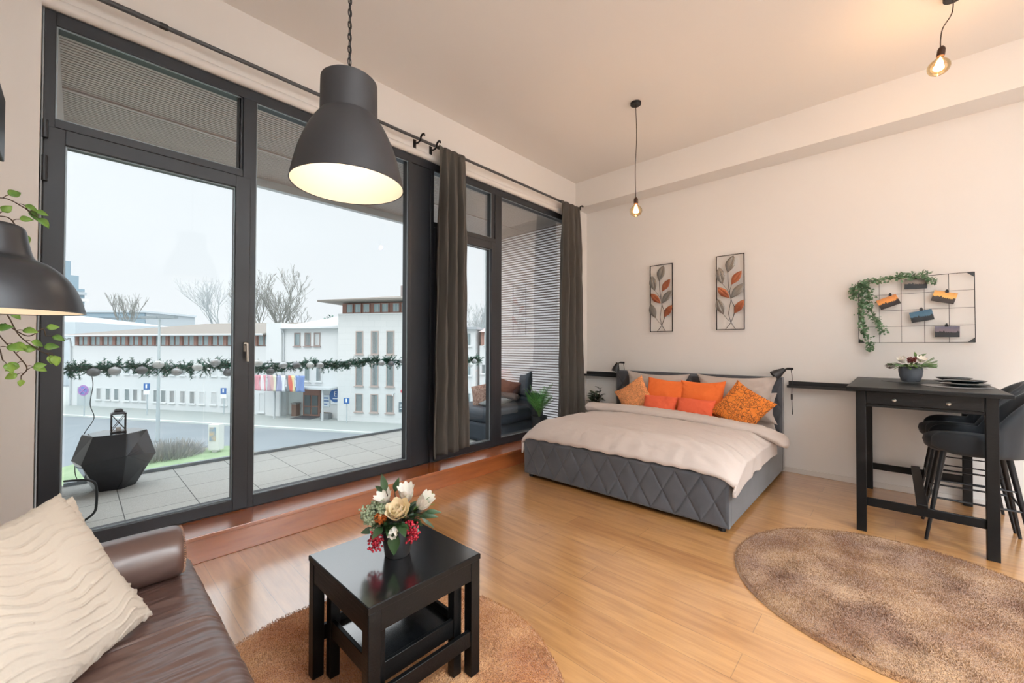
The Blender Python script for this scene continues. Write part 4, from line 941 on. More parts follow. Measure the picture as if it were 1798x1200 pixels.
# ================================================================ terrace
ZT = -.09
def tiles():
    m = mat('concrete_pavers', '#c3c4bf', .8, bump=(160, .15, .002)); b = m.node_tree.nodes['Principled BSDF']
    tc = N(m, 'ShaderNodeTexCoord'); mp = N(m, 'ShaderNodeMapping'); mp.inputs['Location'].default_value = (.33, -.29, 0); LK(m, tc.outputs['Object'], mp.inputs[0])
    br = N(m, 'ShaderNodeTexBrick', offset=0, offset_frequency=2); br.inputs['Scale'].default_value = 1; br.inputs['Brick Width'].default_value = .5; br.inputs['Row Height'].default_value = .5
    br.inputs['Mortar Size'].default_value = .0035; br.inputs['Mortar Smooth'].default_value = 0; br.inputs['Color1'].default_value = lin('#c4c5c0'); br.inputs['Color2'].default_value = lin('#bcbdb9'); br.inputs['Mortar'].default_value = lin('#5c5e5c')
    n = N(m, 'ShaderNodeTexNoise'); n.inputs['Scale'].default_value = 130; LK(m, tc.outputs['Object'], n.inputs['Vector'])
    mi = N(m, 'ShaderNodeMixRGB', blend_type='OVERLAY'); mi.inputs[0].default_value = .35; LK(m, mp.outputs[0], br.inputs['Vector']); LK(m, br.outputs['Color'], mi.inputs[1]); LK(m, n.outputs['Fac'], mi.inputs[2]); LK(m, mi.outputs[0], b.inputs['Base Color']); return m
struct(MB().box(-6.30, -3.75, -.3, 5.4, -.35, ZT).build('floor_terrace', tiles(), smooth=0))
METG = mat('grey_metal_sill', '#8b9398', .4, .3)
struct(MB().box(-3.76, -3.56, -.145, 5.16, .10, .176).build('trim_4', METG, smooth=0))
TW = mat('terrace_render', '#d5cfc9', .9)
struct(MB().box(-6.35, -3.75, -.30, -.10, -.35, 3.4).build('wall_terrace_left', TW, smooth=0))
# corrugated soffit over the terrace: slats, dark deck standing for shade in the grooves
SOF = mat('corrugated_metal', '#c4bab4', .5, .1)
b = MB(); x = -3.60
while x > -5.42: b.box(x - .024, x, -.3, 5.6, 3.335, 3.35); x -= .036
b.build('soffit_slats', SOF, None, smooth=0)['kind'] = 'structure'; bpy.data.objects['soffit_slats'].name = 'ceiling_terrace'
struct(MB().box(-5.42, -3.60, -.3, 5.6, 3.365, 3.42).build('ceiling_terrace_deck', mat('soffit_groove_shade', '#4b4643', .8), smooth=0))
struct(MB().box(-4.62, -4.60, -.3, 5.2, 3.322, 3.335).build('trim_6', SOF, smooth=0))
struct(MB().box(-5.50, -5.42, -.3, 5.6, 3.245, 3.45).build('trim_5', mat('fascia_metal', '#c9cfd0', .5), smooth=0))
BACKP = mat('translucent_panel', '#e8dfda', .8); _t = N(BACKP, 'ShaderNodeBsdfTranslucent'); _t.inputs[0].default_value = lin('#f6f4f4'); _m = N(BACKP, 'ShaderNodeMixShader'); _m.inputs[0].default_value = .8
LK(BACKP, BACKP.node_tree.nodes['Principled BSDF'].outputs[0], _m.inputs[1]); LK(BACKP, _t.outputs[0], _m.inputs[2]); LK(BACKP, _m.outputs[0], BACKP.node_tree.nodes['Material Output'].inputs[0])
ls = thing('louvre_screen', 'pale horizontal metal louvre screen closing the right end of the terrace', 'screen', (-4.6, 5.25, ZT))
SL = mat('louvre_slat', '#917f78', .5, .0); b = MB(); z = ZT + .03
i = 0
while z < 3.32:
    for (x0, x1) in ((-5.50, -3.74),):
        b.add([(x0, 5.20, z), (x1, 5.20, z), (x1, 5.222, z - .004), (x0, 5.222, z - .004), (x0, 5.206, z + .014), (x1, 5.206, z + .014), (x1, 5.228, z + .010), (x0, 5.228, z + .010)],
              [(0, 1, 2, 3), (4, 7, 6, 5), (0, 4, 5, 1), (1, 5, 6, 2), (2, 6, 7, 3), (3, 7, 4, 0)])
    z += .042
b.build('slats', SL, ls, smooth=0)
MB().box(-5.54, -5.50, 5.18, 5.27, ZT, 3.33).build('post', mat('pale_post', '#cdd5d6', .5), ls, smooth=0)
MB().box(-5.5, -3.74, 5.25, 5.27, ZT, 3.33).build('backing', BACKP, ls, smooth=0)
# railing
rlg = thing('glass_railing', 'frameless glass balustrade along the terrace edge with thin top rail', 'railing', (-6.24, 2.6, ZT))
ys = [-.08, 1.08, 2.95, 4.3, 5.5]
for i in range(4): MB().box(-6.246, -6.236, ys[i] + .004, ys[i + 1] - .004, ZT + .02, 1.12).build('glass_panel', RGLASS, rlg, smooth=0)
MB().box(-6.27, -6.215, -.08, 5.5, ZT, ZT + .035).build('base_channel', METG, rlg, smooth=0)
MB().tube([(-6.241, -.08, 1.125), (-6.241, 5.5, 1.125)], .010, 8).build('top_rail', METG, rlg)
# garland
ga = thing('fir_garland', 'long artificial fir garland wound along the terrace railing', 'garland', (-6.22, 2.5, 1.1))
rg = random.Random(3); gm = MB(); sm_ = MB()
main = catmull([(-6.20, y, 1.115 + .018 * sin(y * 2.2) - (.035 if int(y * 2) % 2 else 0)) for y in [-.05 + i * .25 for i in range(24)]], 4)
sm_.tube(main, .006, 5)
for i in range(1000):
    q = main[int(rg.random() * (len(main) - 1))]; s_ = rg.choice((1, -1)); d = V((rg.uniform(.0, .9), rg.gauss(0, 1.0), rg.choice((1, -1.0)) * rg.uniform(.15, 1))).normalized(); L = rg.uniform(.07, .125)
    bend = V((0, 0, -.4 if rg.random() < .5 else .3))
    P = [q + d * L * t + bend * (t * t * .04) for t in (0, .33, .66, 1)]; sm_.tube(P, .002, 4, cap=False)
    for k in range(34):
        t = k / 33; p = q + d * L * t + bend * (t * t * .04); sd = V((rg.gauss(0, 1), rg.gauss(0, 1), rg.gauss(0, 1))).normalized(); e = (sd + d * .7).normalized() * .026
        o = e.cross(V((rg.random(), 1, rg.random()))).normalized() * .0042
        gm.add([p - o, p + o, p + e + o * .4, p + e - o * .4], [(0, 1, 2, 3)])
sm_.build('branches', mat('fir_stem', '#2c4438', .8), ga, smooth=0); gm.build('needles', FIR, ga, smooth=0)
BB = [mat('silver_bauble', '#b9bec0', .45, .2, bump=(60, .3, .003)), mat('grey_bauble', '#7d8286', .6, bump=(60, .3, .003)), mat('white_bauble', '#dfe6e6', .6)]
Bp = [(0.123, 1.082), (0.28, 1.088), (0.499, 1.085), (0.639, 1.148), (0.802, 1.056), (0.998, 1.106), (1.176, 1.157), (1.308, 1.023), (1.64, 1.137), (1.785, 1.017), (1.946, 1.099), (2.115, 1.094), (2.299, 1.086), (2.435, 1.081), (3.418, 1.088), (3.595, 1.073), (3.812, 1.121), (5.35, 0.996), (5.45, 1.07)]
Bk = [1, 0, 1, 2, 0, 2, 0, 1, 2, 1, 0, 1, 2, 0, 0, 1, 0, 2, 0]
names = ['silver', 'dark grey', 'white']; ordn = ['first', 'second', 'third', 'fourth', 'fifth', 'sixth', 'seventh', 'eighth', 'ninth', 'tenth', 'eleventh', 'twelfth', 'thirteenth', 'fourteenth', 'fifteenth', 'sixteenth', 'seventeenth', 'eighteenth', 'nineteenth']
for i, ((y, z), k) in enumerate(zip(Bp, Bk)):
    c = (-6.14, y, z); o = MB().sphere(c, .054, 20, 14, (1, 1, .84)).tube([(c[0], c[1], c[2] + .042), (c[0], c[1], c[2] + .058)], .008, 8).build('bauble', BB[k], None)
    tag(o, '%s round bauble hanging on the fir garland, %s from its left end' % (names[k], ordn[i]), 'bauble', 'baubles on the fir garland')
# faceted stool and lantern
gs = [(.16, ZT), (.325, .235), (.245, .475)]; cx, cy = -5.85, .28
ring = []
for (r, z), off, squ in zip(gs, (15, 12, 18), (1, 1, 1)):
    for k in range(6):
        a = radians(off + 60 * k); ring.append((cx + r * cos(a) * .9, cy + r * sin(a), z + (.03 * sin(a * 2 + 1) if abs(z - .235) < .01 else 0)))
fs = [tuple(range(6))[::-1], tuple(range(12, 18))]
for k in range(6):
    n = (k + 1) % 6; fs += [(k, n, 6 + n), (k, 6 + n, 6 + k), (6 + k, 6 + n, 12 + n), (6 + k, 12 + n, 12 + k)]
st_ = MB().add(ring, fs).build('faceted_stool', mat('glossy_black_ceramic', '#15181f', .12, coat=.6, var=(3, '#1c1f28')), None, smooth=0, bevel=.004)
tag(st_, 'black faceted stool standing outside on the terrace pavers', 'stool')
ln = thing('lantern', 'black metal lantern with crossed bars on the faceted stool', 'lantern', (cx, .27, .4755))
b = MB(); lx, ly, lz, hw = cx + .02, .30, .4755, .052
for sx_ in (-1, 1):
    for sy_ in (-1, 1): b.box(lx + sx_ * hw - .005, lx + sx_ * hw + .005, ly + sy_ * hw - .005, ly + sy_ * hw + .005, lz, lz + .19)
b.box(lx - hw - .008, lx + hw + .008, ly - hw - .008, ly + hw + .008, lz, lz + .012).box(lx - hw - .008, lx + hw + .008, ly - hw - .008, ly + hw + .008, lz + .185, lz + .195)
for s_ in (-1, 1):
    b.tube([(lx + s_ * hw, ly - hw, lz + .02), (lx + s_ * hw, ly + hw, lz + .18)], .003, 5).tube([(lx + s_ * hw, ly + hw, lz + .02), (lx + s_ * hw, ly - hw, lz + .18)], .003, 5)
    b.tube([(lx - hw, ly + s_ * hw, lz + .02), (lx + hw, ly + s_ * hw, lz + .18)], .003, 5).tube([(lx + hw, ly + s_ * hw, lz + .02), (lx - hw, ly + s_ * hw, lz + .18)], .003, 5)
b.build('frame', BLACKM, ln, smooth=0)
MB().lathe([(.075, .195), (.045, .212), (.045, .222), (.052, .223), (.03, .238), (0, .238)], (lx, ly, lz), 4, rot('Z', 45)).build('roof', BLACKM, ln, smooth=0)
MB().box(lx - .02, lx + .02, ly - .02, ly + .02, lz + .012, lz + .05).build('candle', NEUTW, ln)
# cables
CB = mat('dark_cable', '#1a2022', .5)
tag(MB().tube(catmull([(-6.20, .10, 1.10), (-6.17, .12, .95), (-6.16, .10, .75), (-6.14, .13, .6), (-6.10, .06, .45), (-6.05, .01, .25), (-5.9, .0, .12), (-5.6, .02, .08)], 8), .0035, 6).build('light_cable', CB, None), 'thin cable of garland lights hanging down to the pavers at the left', 'cable')
tag(MB().tube(catmull([(-5.1, -.06, .22), (-5.0, .0, .235), (-4.9, .08, .24), (-4.85, .12, .20), (-4.85, .125, .05), (-4.86, .11, -.03), (-4.85, .04, -.08), (-4.8, -.05, -.084)], 10), .009, 8).build('power_cable', CB, None), 'black power cable looping in front of the faceted stool', 'cable')
# lounge sofa, cushions, fern outside
OSF = mat('navy_outdoor_fabric', '#2a3440', .6, var=(4, '#37434f', .3))
lg = thing('lounge_sofa', 'dark navy lounge sofa outside by the louvre screen', 'sofa', (-4.7, 4.6, ZT))
MB().box(-5.42, -4.12, 4.18, 5.15, ZT, .22).build('base', OSF, lg, bevel=.06)
MB().box(-5.40, -4.14, 4.16, 4.95, .20, .42).build('seat_cushion', OSF, lg, bevel=.09)
MB().box(-5.40, -4.10, 4.86, 5.17, .18, .62).build('backrest', OSF, lg, bevel=.09)
def cushion(label, m, c, R3, w, h, t, seed): pillow('outdoor_cushion', label, 'cushion', m, w, h, t, c, R3, seed, 'cushions on the outdoor sofa')
PATT = mat('patterned_brown_fabric', '#8a6a5c', .85, var=(40, '#b59a8c', .1)); BRN = mat('brown_outdoor_fabric', '#4e3638', .8)
cushion('patterned brown cushion seen through the narrow door, leaning on the lounge sofa', PATT, (-4.86, 4.50, .57), rot('Z', 18) @ rot('X', 66) @ rot('Z', 18), .40, .42, .14, 3)
cushion('dark brown cushion on the outdoor lounge sofa', BRN, (-4.60, 4.82, .67), rot('Z', 10) @ rot('X', 70) @ rot('Z', -8), .46, .30, .16, 4)
cushion('dark navy cushion beside the fern on the outdoor lounge sofa', OSF, (-4.33, 4.94, .74), rot('Z', -20) @ rot('X', 75) @ rot('Z', 14), .36, .42, .14, 5)
cushion('grey striped cushion lying flat on the outdoor lounge sofa', mat('grey_stripe_fabric', '#6d7678', .8, var=(60, '#a9b0b0', .1), stretch=(1, 6, 1)), (-4.62, 4.55, .48), rot('X', 8), .42, .36, .12, 6)
fx, fy = -3.96, 4.84
fnp = thing('potted_fern', 'bright green potted fern outside the corner window', 'plant', (fx, fy, ZT))
MB().lathe([(0, 0), (.09, 0), (.12, .38), (.125, .40), (.11, .40), (.105, .36), (0, .36)], (fx, fy, ZT), 28).build('pot', mat('dark_planter', '#2a3036', .5), fnp)
rg = random.Random(9); fr = MB(); fs_ = MB()
for i in range(26):
    a = rg.uniform(0, 2 * pi); o = rg.uniform(.12, .27); h = rg.uniform(.34, .58)
    if rg.random() < .35: o *= 1.2; h *= .6
    C = catmull([(fx, fy, .28), (fx + cos(a) * o * .35, fy + sin(a) * o * .35, .28 + h * .55), (fx + cos(a) * o, fy + sin(a) * o * .9, .28 + h)], 20); fs_.tube(C, .003, 5)
    for k in range(12, len(C), 2):
        T_ = (C[min(k + 1, len(C) - 1)] - C[k - 1]).normalized(); S = T_.cross(V((cos(a), sin(a), .2))).normalized()
        w_ = .075 * sin(pi * min(1, (k - 10) / (len(C) - 10) * .9 + .08)) + .012
        for sg_ in (-1, 1): fr.leaf(C[k], S * sg_ + T_ * .45, (-cos(a), -sin(a), 1), w_, .010, .1, .1, (.5, 1, .8, .1))
fs_.build('stems', LEAFM, fnp); fr.build('fronds', LEAFB, fnp, smooth=60)

# ================================================================ street and buildings across the road
G = -5.0; TH = atan2(17.8, 31.4); OX, OY = -61.0, 1.0
def W(s, y, z=0): return V((OX + s * cos(TH) - y * sin(TH), OY + s * sin(TH) + y * cos(TH), z))
def ext(name, label, cat, group=None, s=0, y=0): return thing(name, label, cat, W(s, y, 0) if (s or y) else (OX, OY, 0), TH, group)
def lb(o): return o
ASPH = mat('asphalt', '#7b8388', .9, var=(.4, '#858c90', .3)); PAVE = mat('pale_pavement', '#a0a6a3', .9, bump=(6, .2, .02)); KERB = mat('kerb_stone', '#c9cfcb', .9)
def quadW(L, z0, z1): return MB().prism([tuple(W(s, y)[:2]) for s, y in L], z0, z1)
struct(quadW([(-90, -24), (140, -24), (140, 60), (-90, 60)], G - .4, G - .02).build('ground_street', ASPH, smooth=0))
struct(quadW([(-60, -4.25), (120, -4.25), (120, 14), (-60, 14)], G - .02, G + .10).build('sidewalk', PAVE, smooth=0))
struct(quadW([(-60, -4.55), (120, -4.55), (120, -4.25), (-60, -4.25)], G - .02, G + .11).build('kerb', KERB, smooth=0))
GR = mat('winter_grass', '#7f9672', .95, var=(1.2, '#94a585', .2), bump=(20, .5, .05))
pts = [(-33.5, 1.6), (-31.5, 4.6), (-30.8, 6.6), (-28.6, 7.2), (-22, 6.0), (-16, 4.0), (-16, -2), (-30, -2)]
tag(MB().prism(pts, G - .02, G + .06).build('grass_verge', GR, None, smooth=0), None, None, None, 'stuff'); bpy.data.objects['grass_verge']['label'] = 'patch of pale winter grass below the terrace'; bpy.data.objects['grass_verge']['category'] = 'grass'

WH = mat('white_render', '#d9dcdc', .85, bump=(3, .1, .02)); TILE = mat('white_stone_cladding', '#d9dbda', .8)
bb = TILE.node_tree.nodes['Principled BSDF']; tc = N(TILE, 'ShaderNodeTexCoord'); br = N(TILE, 'ShaderNodeTexBrick'); sp = N(TILE, 'ShaderNodeSeparateXYZ'); cb = N(TILE, 'ShaderNodeCombineXYZ')
LK(TILE, tc.outputs['Object'], sp.inputs[0]); LK(TILE, sp.outputs['X'], cb.inputs['X']); LK(TILE, sp.outputs['Z'], cb.inputs['Y']); LK(TILE, cb.outputs[0], br.inputs['Vector'])
br.inputs['Scale'].default_value = 1; br.inputs['Brick Width'].default_value = 1.1; br.inputs['Row Height'].default_value = .5; br.inputs['Mortar Size'].default_value = .010
br.inputs['Color1'].default_value = lin('#dadcdb'); br.inputs['Color2'].default_value = lin('#d6d9d8'); br.inputs['Mortar'].default_value = lin('#cbcfce'); LK(TILE, br.outputs['Color'], bb.inputs['Base Color'])
BRW = mat('brown_wood_frame', '#9a7468', .7); ROOF = mat('grey_brown_roof', '#807b74', .8, bump=(2, .2, .05)); GUT = mat('pale_gutter', '#c7ccce', .5)
WGL = mat('curtained_window', '#93a9ae', .25, spec=.6); bb = WGL.node_tree.nodes['Principled BSDF']; tc = N(WGL, 'ShaderNodeTexCoord'); wv = N(WGL, 'ShaderNodeTexWave'); wv.inputs['Scale'].default_value = 2.6; wv.inputs['Distortion'].default_value = 2; rr_ = N(WGL, 'ShaderNodeValToRGB')
LK(WGL, tc.outputs['Object'], wv.inputs['Vector']); LK(WGL, wv.outputs['Fac'], rr_.inputs[0]); rr_.color_ramp.elements[0].color = lin('#7f9599'); rr_.color_ramp.elements[1].color = lin('#b3c3c5'); LK(WGL, rr_.outputs[0], bb.inputs['Base Color'])
def blk(p, name, m, q, **k): return MB().box(*q).build(name, m, p, smooth=0, local=True, **k)
def window(p, s, y, z0, z1, w, m=BRW, fw=.09, bars_=1, sill=True):
    b = MB().box(s, s + fw, y - .02, y + .14, z0, z1).box(s + w - fw, s + w, y - .02, y + .14, z0, z1).box(s + fw, s + w - fw, y - .02, y + .14, z0, z0 + fw).box(s + fw, s + w - fw, y - .02, y + .14, z1 - fw, z1)
    if sill: b.box(s - .08, s + w + .08, y - .12, y, z0 - .07, z0)
    o = b.build('window', m, p, smooth=0, local=True)
    MB().box(s + fw, s + w - fw, y + .02, y + .08, z0 + fw, z1 - fw).build('pane', WGL, o, smooth=0, local=True)
# long wing
lw = ext('office_wing', 'long low white building with a ribbon of brown top-floor windows and grey roof', 'building')
blk(lw, 'wall', WH, (-2.9, 22.2, 0, 13, G, 1.36)); blk(lw, 'upper_wall', WH, (-2.9, 22.2, .25, 13, 1.36, 2.45))
rf = MB().add([(-3.4, -.6, 2.40), (22.2, -.6, 2.40), (22.2, 13.6, 2.40), (-3.4, 13.6, 2.40), (7.0, 6.5, 3.95), (22.2, 6.5, 3.95), (-3.4, -.6, 2.5), (22.2, -.6, 2.5)], [(0, 3, 2, 1), (6, 7, 5, 4), (0, 1, 7, 6), (6, 4, 3), (6, 3, 0), (4, 5, 2, 3), (1, 2, 5, 7)])
rf.build('roof', ROOF, lw, smooth=0, local=True)
MB().tube([(-3.4, -.68, 2.42), (22.2, -.68, 2.42)], .09, 8).tube(catmull([(-3.1, -.6, 2.3), (-2.9, -.4, 2.0), (-2.75, -.12, 1.6), (-2.75, -.12, G)], 4), .07, 8).build('gutter', GUT, lw, local=True)
for i in range(14):
    s0 = -2.35 + i * 1.765
    if s0 > 21.5: break
    blk(lw, 'window_post', BRW, (s0, s0 + .34, .02, .24, 1.40, 2.36))
    window(lw, s0 + .36, .1, 1.42, 2.36, .66, BRW, .05, sill=False); window(lw, s0 + 1.05, .1, 1.42, 2.36, .66, BRW, .05, sill=False)
for s0 in (.83, 2.15, 3.30, 4.75, 5.85, 6.95, 8.55, 9.5, 10.6, 11.9, 13.1, 14.3, 15.7, 16.9): window(lw, s0, -.02, -4.2, -2.95, .72, WH, .07); window(lw, s0, -.02, -1.5, -.35, .72, WH, .07)
window(lw, 18.6, -.02, -4.2, -2.95, .72, WH, .07); window(lw, 20.7, -.02, -1.5, -.35, .72, WH, .07); window(lw, 21.15, -.02, -4.7, -2.85, .72, WH, .12)
blk(lw, 'service_door', mat('grey_door', '#b9c2c4', .6), (-1.8, .1, -.06, .05, G + .1, -2.95))
# entrance wing
ew = ext('entrance_wing', 'white entrance wing with three small upper windows and a sloping roof', 'building')
blk(ew, 'wall', WH, (22.25, 23.85, -.3, 10, G, 3.45)); blk(ew, 'wall', WH, (23.85, 30.0, 0, 10, -2.1, 3.0)); blk(ew, 'wall', WH, (27.95, 30.0, 0, 3, G, -2.1)); blk(ew, 'recess_wall', mat('pale_recess', '#dfe6e4', .9), (23.85, 27.95, .7, 1.1, G, -2.1))
MB().add([(23.85, -.35, 2.95), (30.05, -.35, 2.95), (30.05, -.35, 3.1), (23.85, -.35, 3.1), (23.2, 8, 4.6), (30.05, 8, 4.6), (27.0, 8, 4.6), (30.05, 8, 2.95), (23.85, 8, 2.95)], [(0, 1, 2, 3), (3, 2, 5, 4), (0, 3, 4, 8), (1, 7, 5, 2), (0, 8, 7, 1)]).build('roof', mat('pale_roof_edge', '#c9cfd0', .7), ew, smooth=0, local=True)
MB().tube([(23.9, -.42, 2.98), (30.0, -.42, 2.98)], .07, 8).tube(catmull([(23.95, -.4, 2.95), (23.95, -.2, 2.6), (23.95, -.1, 2.2), (23.95, -.1, -2.1)], 4), .06, 8).build('gutter', GUT, ew, local=True)
for s0 in (25.0, 26.08, 27.05): window(ew, s0, -.02, 1.38, 2.58, .66, mat('taupe_frame', '#9c8f8a', .7), .08)
for s0 in (26.05, 27.25): window(ew, s0, -.02, -1.75, -.35, .66, WH, .08)
blk(ew, 'canopy', GUT, (23.9, 29.9, -1.5, 0, -2.28, -2.12)); blk(ew, 'canopy_post', GUT, (28.95, 29.08, -1.35, -1.22, G, -2.28)); blk(ew, 'canopy_post', GUT, (24.1, 24.22, -1.35, -1.22, G, -2.28))
dd = MB().box(25.5, 27.25, .55, .7, G + .1, -2.45).build('door_frame', BRW, ew, smooth=0, local=True)
for s0 in (25.68, 26.45):
    for (z0, z1) in ((-4.75, -4.1), (-4.0, -3.05)): MB().box(s0, s0 + .62, .50, .55, z0, z1).build('door_pane', mat('dark_door_glass', '#5d6a6c', .2), dd, smooth=0, local=True)
blk(ew, 'glass_screen', RGLASS, (24.3, 25.0, -.9, -.86, G, -2.3)); blk(ew, 'doormat', mat('dark_mat', '#50555a', .9), (25.6, 27.6, -1.1, .4, G + .10, G + .13))
tb = ext('trash_bin', 'brown litter bin standing beside the entrance doors across the street', 'bin')
blk(tb, 'body', mat('brown_bin', '#7c6458', .7), (24.75, 25.25, .0, .45, G + .10, G + 1.15)); blk(tb, 'lid', mat('grey_bin_lid', '#8b8b88', .6), (24.7, 25.3, -.05, .5, G + 1.15, G + 1.28))
pl_ = ext('planter_box', 'grey box planter under the blue signs across the street', 'planter'); blk(pl_, 'box', mat('grey_planter', '#7f8588', .8), (28.3, 29.1, -.7, -.2, G + .10, G + .62)); blk(pl_, 'soil', STEM, (28.36, 29.04, -.64, -.26, G + .6, G + .64))
SB = mat('blue_sign', '#3f6fae', .5); SWT = mat('sign_white', '#f4f8fa', .5)
def txt(p, body, s, y, z, size, m, name='lettering'):
    c = bpy.data.curves.new(name, 'FONT'); c.body = body; c.size = size; c.extrude = .01; c.align_x = 'CENTER'; c.align_y = 'CENTER'; c.materials.append(m)
    o0 = bpy.data.objects.new(name, c); COL.objects.link(o0); me = bpy.data.meshes.new_from_object(o0.evaluated_get(bpy.context.evaluated_depsgraph_get())); bpy.data.objects.remove(o0); o = bpy.data.objects.new(name, me); COL.objects.link(o); o.parent = p; o.location = (s, y, z); o.rotation_euler = (pi / 2, 0, 0); return o
es = ext('hotel_sign', 'round blue sign with white letter E on the white wall', 'sign')
blk(es, 'backing', SWT, (28.92, 29.85, -.12, -.02, -3.65, -2.2)); MB().lathe([(0, 0), (.58, 0), (.58, .04), (0, .04)], (29.4, -.13, -2.9), 40, rot('X', 90)).build('disc', SB, es, local=True)
txt(es, 'E', 29.4, -.19, -2.78, .62, SWT); blk(es, 'underline', SWT, (29.15, 29.65, -.185, -.175, -3.2, -3.13))
e2 = ext('sign_board', 'pale blue two-line sign board beside the entrance doors', 'sign'); blk(e2, 'board', mat('pale_sign', '#dfe9f0', .5), (27.98, 28.75, -.10, -.02, -3.9, -2.9))
for (z, w_) in ((-3.15, .6), (-3.4, .66), (-3.68, .5)): blk(e2, 'text_line', SB, (28.05, 28.05 + w_, -.12, -.10, z - .05, z + .05))
# flags, cloth colours lightened to carry the haze outside
FL = [('blue and red striped flag', [('#8d9bc4', .35), ('#e0a0a8', .65)], 20.95, .75), ('red flag with white cross band', [('#e0a0a8', .3), ('#f4eef0', .35), ('#e0a0a8', .35)], 21.75, .65), ('pale red, yellow and white flag', [('#ccaab4', .4), ('#deb8b4', .25), ('#e4e0c8', .35)], 22.6, .85), ('grey-violet and white flag', [('#a5a8c6', .6), ('#e6eaf0', .4)], 23.5, .85),
      ('black, red and yellow flag', [('#80878a', .33), ('#e0786a', .33), ('#e8d8a8', .34)], 24.5, .75), ('blue flag nearest the entrance canopy', [('#8198c8', 1)], 25.5, .8)]
for i, (lab, stripes, s0, w_) in enumerate(FL):
    s0 += 1.2; w_ += .1
    t = ext('flag', lab + ' hanging over the entrance across the street', 'flag', 'flags over the entrance')
    MB().tube([(s0 + w_ * .1, -.02, -1.9), (s0 + w_ * .5, -1.9, -1.05)], .025, 6).build('flag_pole', GUT, t, local=True)
    a0 = 0
    for (c_, fr_) in stripes:
        u0, u1 = a0, a0 + fr_; a0 = u1; sl = .18 if i == 4 else .05
        MB().grid(lambda u, v, u0=u0, u1=u1: V((s0 + w_ * lerp(u0, u1, u) + sl * v, -1.75 + .08 * sin(9 * (lerp(u0, u1, u) + v * .4)), -1.12 - 1.36 * v)), 8, 8).build('stripe', mat('flag_' + c_.strip('#'), c_, .9), t, smooth=180, solid=.02, local=True)
# tower
tw = ext('hotel_tower', 'three-storey white corner block with brown top floor and wide flat roof', 'building'); ty = -.8
blk(tw, 'wall', TILE, (30.1, 37.6, ty, 7, G, 4.1)); blk(tw, 'top_floor', BRW, (30.35, 37.4, ty + .2, 6.8, 4.1, 5.02)); blk(tw, 'ledge', WH, (30.1, 37.6, ty - .05, ty + .3, 4.02, 4.14))
for s0 in (30.75, 31.55, 32.35, 33.35, 34.1, 35.1, 35.9, 36.6): window(tw, s0, ty + .12, 4.18, 4.98, .68, BRW, .06, sill=False)
MB().add([(28.9, ty - 1.1, 5.08), (38.4, ty - 1.1, 5.08), (38.4, 7.5, 5.08), (28.9, 7.5, 5.08), (28.9, ty - 1.1, 5.22), (38.4, ty - 1.1, 5.22), (38.4, 7.5, 5.22), (28.9, 7.5, 5.22), (32, 3, 6.0), (36.5, 3, 6.0)], [(0, 3, 2, 1), (0, 1, 5, 4), (1, 2, 6, 5), (2, 3, 7, 6), (3, 0, 4, 7), (4, 5, 9, 8), (5, 6, 9), (6, 7, 8, 9), (7, 4, 8)]).build('roof', ROOF, tw, smooth=0, local=True)
blk(tw, 'penthouse', mat('taupe_penthouse', '#a59c9a', .8), (34.6, 37.4, 1.6, 5, 5.5, 6.75))
for i in range(3):
    for (z0, z1) in ((.70, 2.66), (-1.94, -.02), (-4.1, -2.57)):
        s0 = (31.8, 33.23, 34.67)[i]; window(tw, s0, ty - .02, z0, z1, .72, mat('beige_frame', '#b7a9a2', .7), .08)
an = ext('roof_antenna', 'rooftop antenna mast with round dishes on the corner block', 'antenna')
MB().tube([(36.3, 2.2, 6.75), (36.3, 2.2, 9.3)], .07, 8).tube([(35.9, 2.2, 8.9), (37.0, 2.2, 9.1)], .04, 6).tube([(36.0, 2.2, 8.2), (36.7, 2.2, 8.2)], .04, 6).build('mast', mat('grey_mast', '#9aa3a6', .6), an, local=True)
for (s, z, r) in ((35.95, 8.3, .38), (36.85, 7.7, .36), (35.8, 7.5, .22)): MB().lathe([(0, 0), (r, .1), (r, .14), (0, .06)], (s, 2.0, z), 20, rot('X', 90)).build('dish', NEUTW, an, local=True)
rs = ext('house_number_sign', 'small red sign high beside the tower windows', 'sign'); blk(rs, 'plate', mat('red_sign', '#d3606a', .5), (36.0, 36.45, ty - .05, ty - .01, -2.38, -2.15))
ms_ = ext('menu_board', 'dark grey menu board with pale text lines on the tower wall', 'sign'); blk(ms_, 'board', mat('slate_board', '#6b7a80', .5), (35.86, 36.4, ty - .08, ty - .01, -3.95, -3.15))
for z in (-3.3, -3.42, -3.54, -3.66): blk(ms_, 'text_line', SWT, (35.95, 36.3, ty - .10, ty - .08, z - .02, z + .02))
cam_ = ext('wall_camera', 'small grey security camera on the tower wall', 'camera'); MB().tube([(35.4, ty, -2.45), (35.4, ty - .3, -2.5), (35.55, ty - .5, -2.6)], .05, 8).build('body', GUT, cam_, local=True)
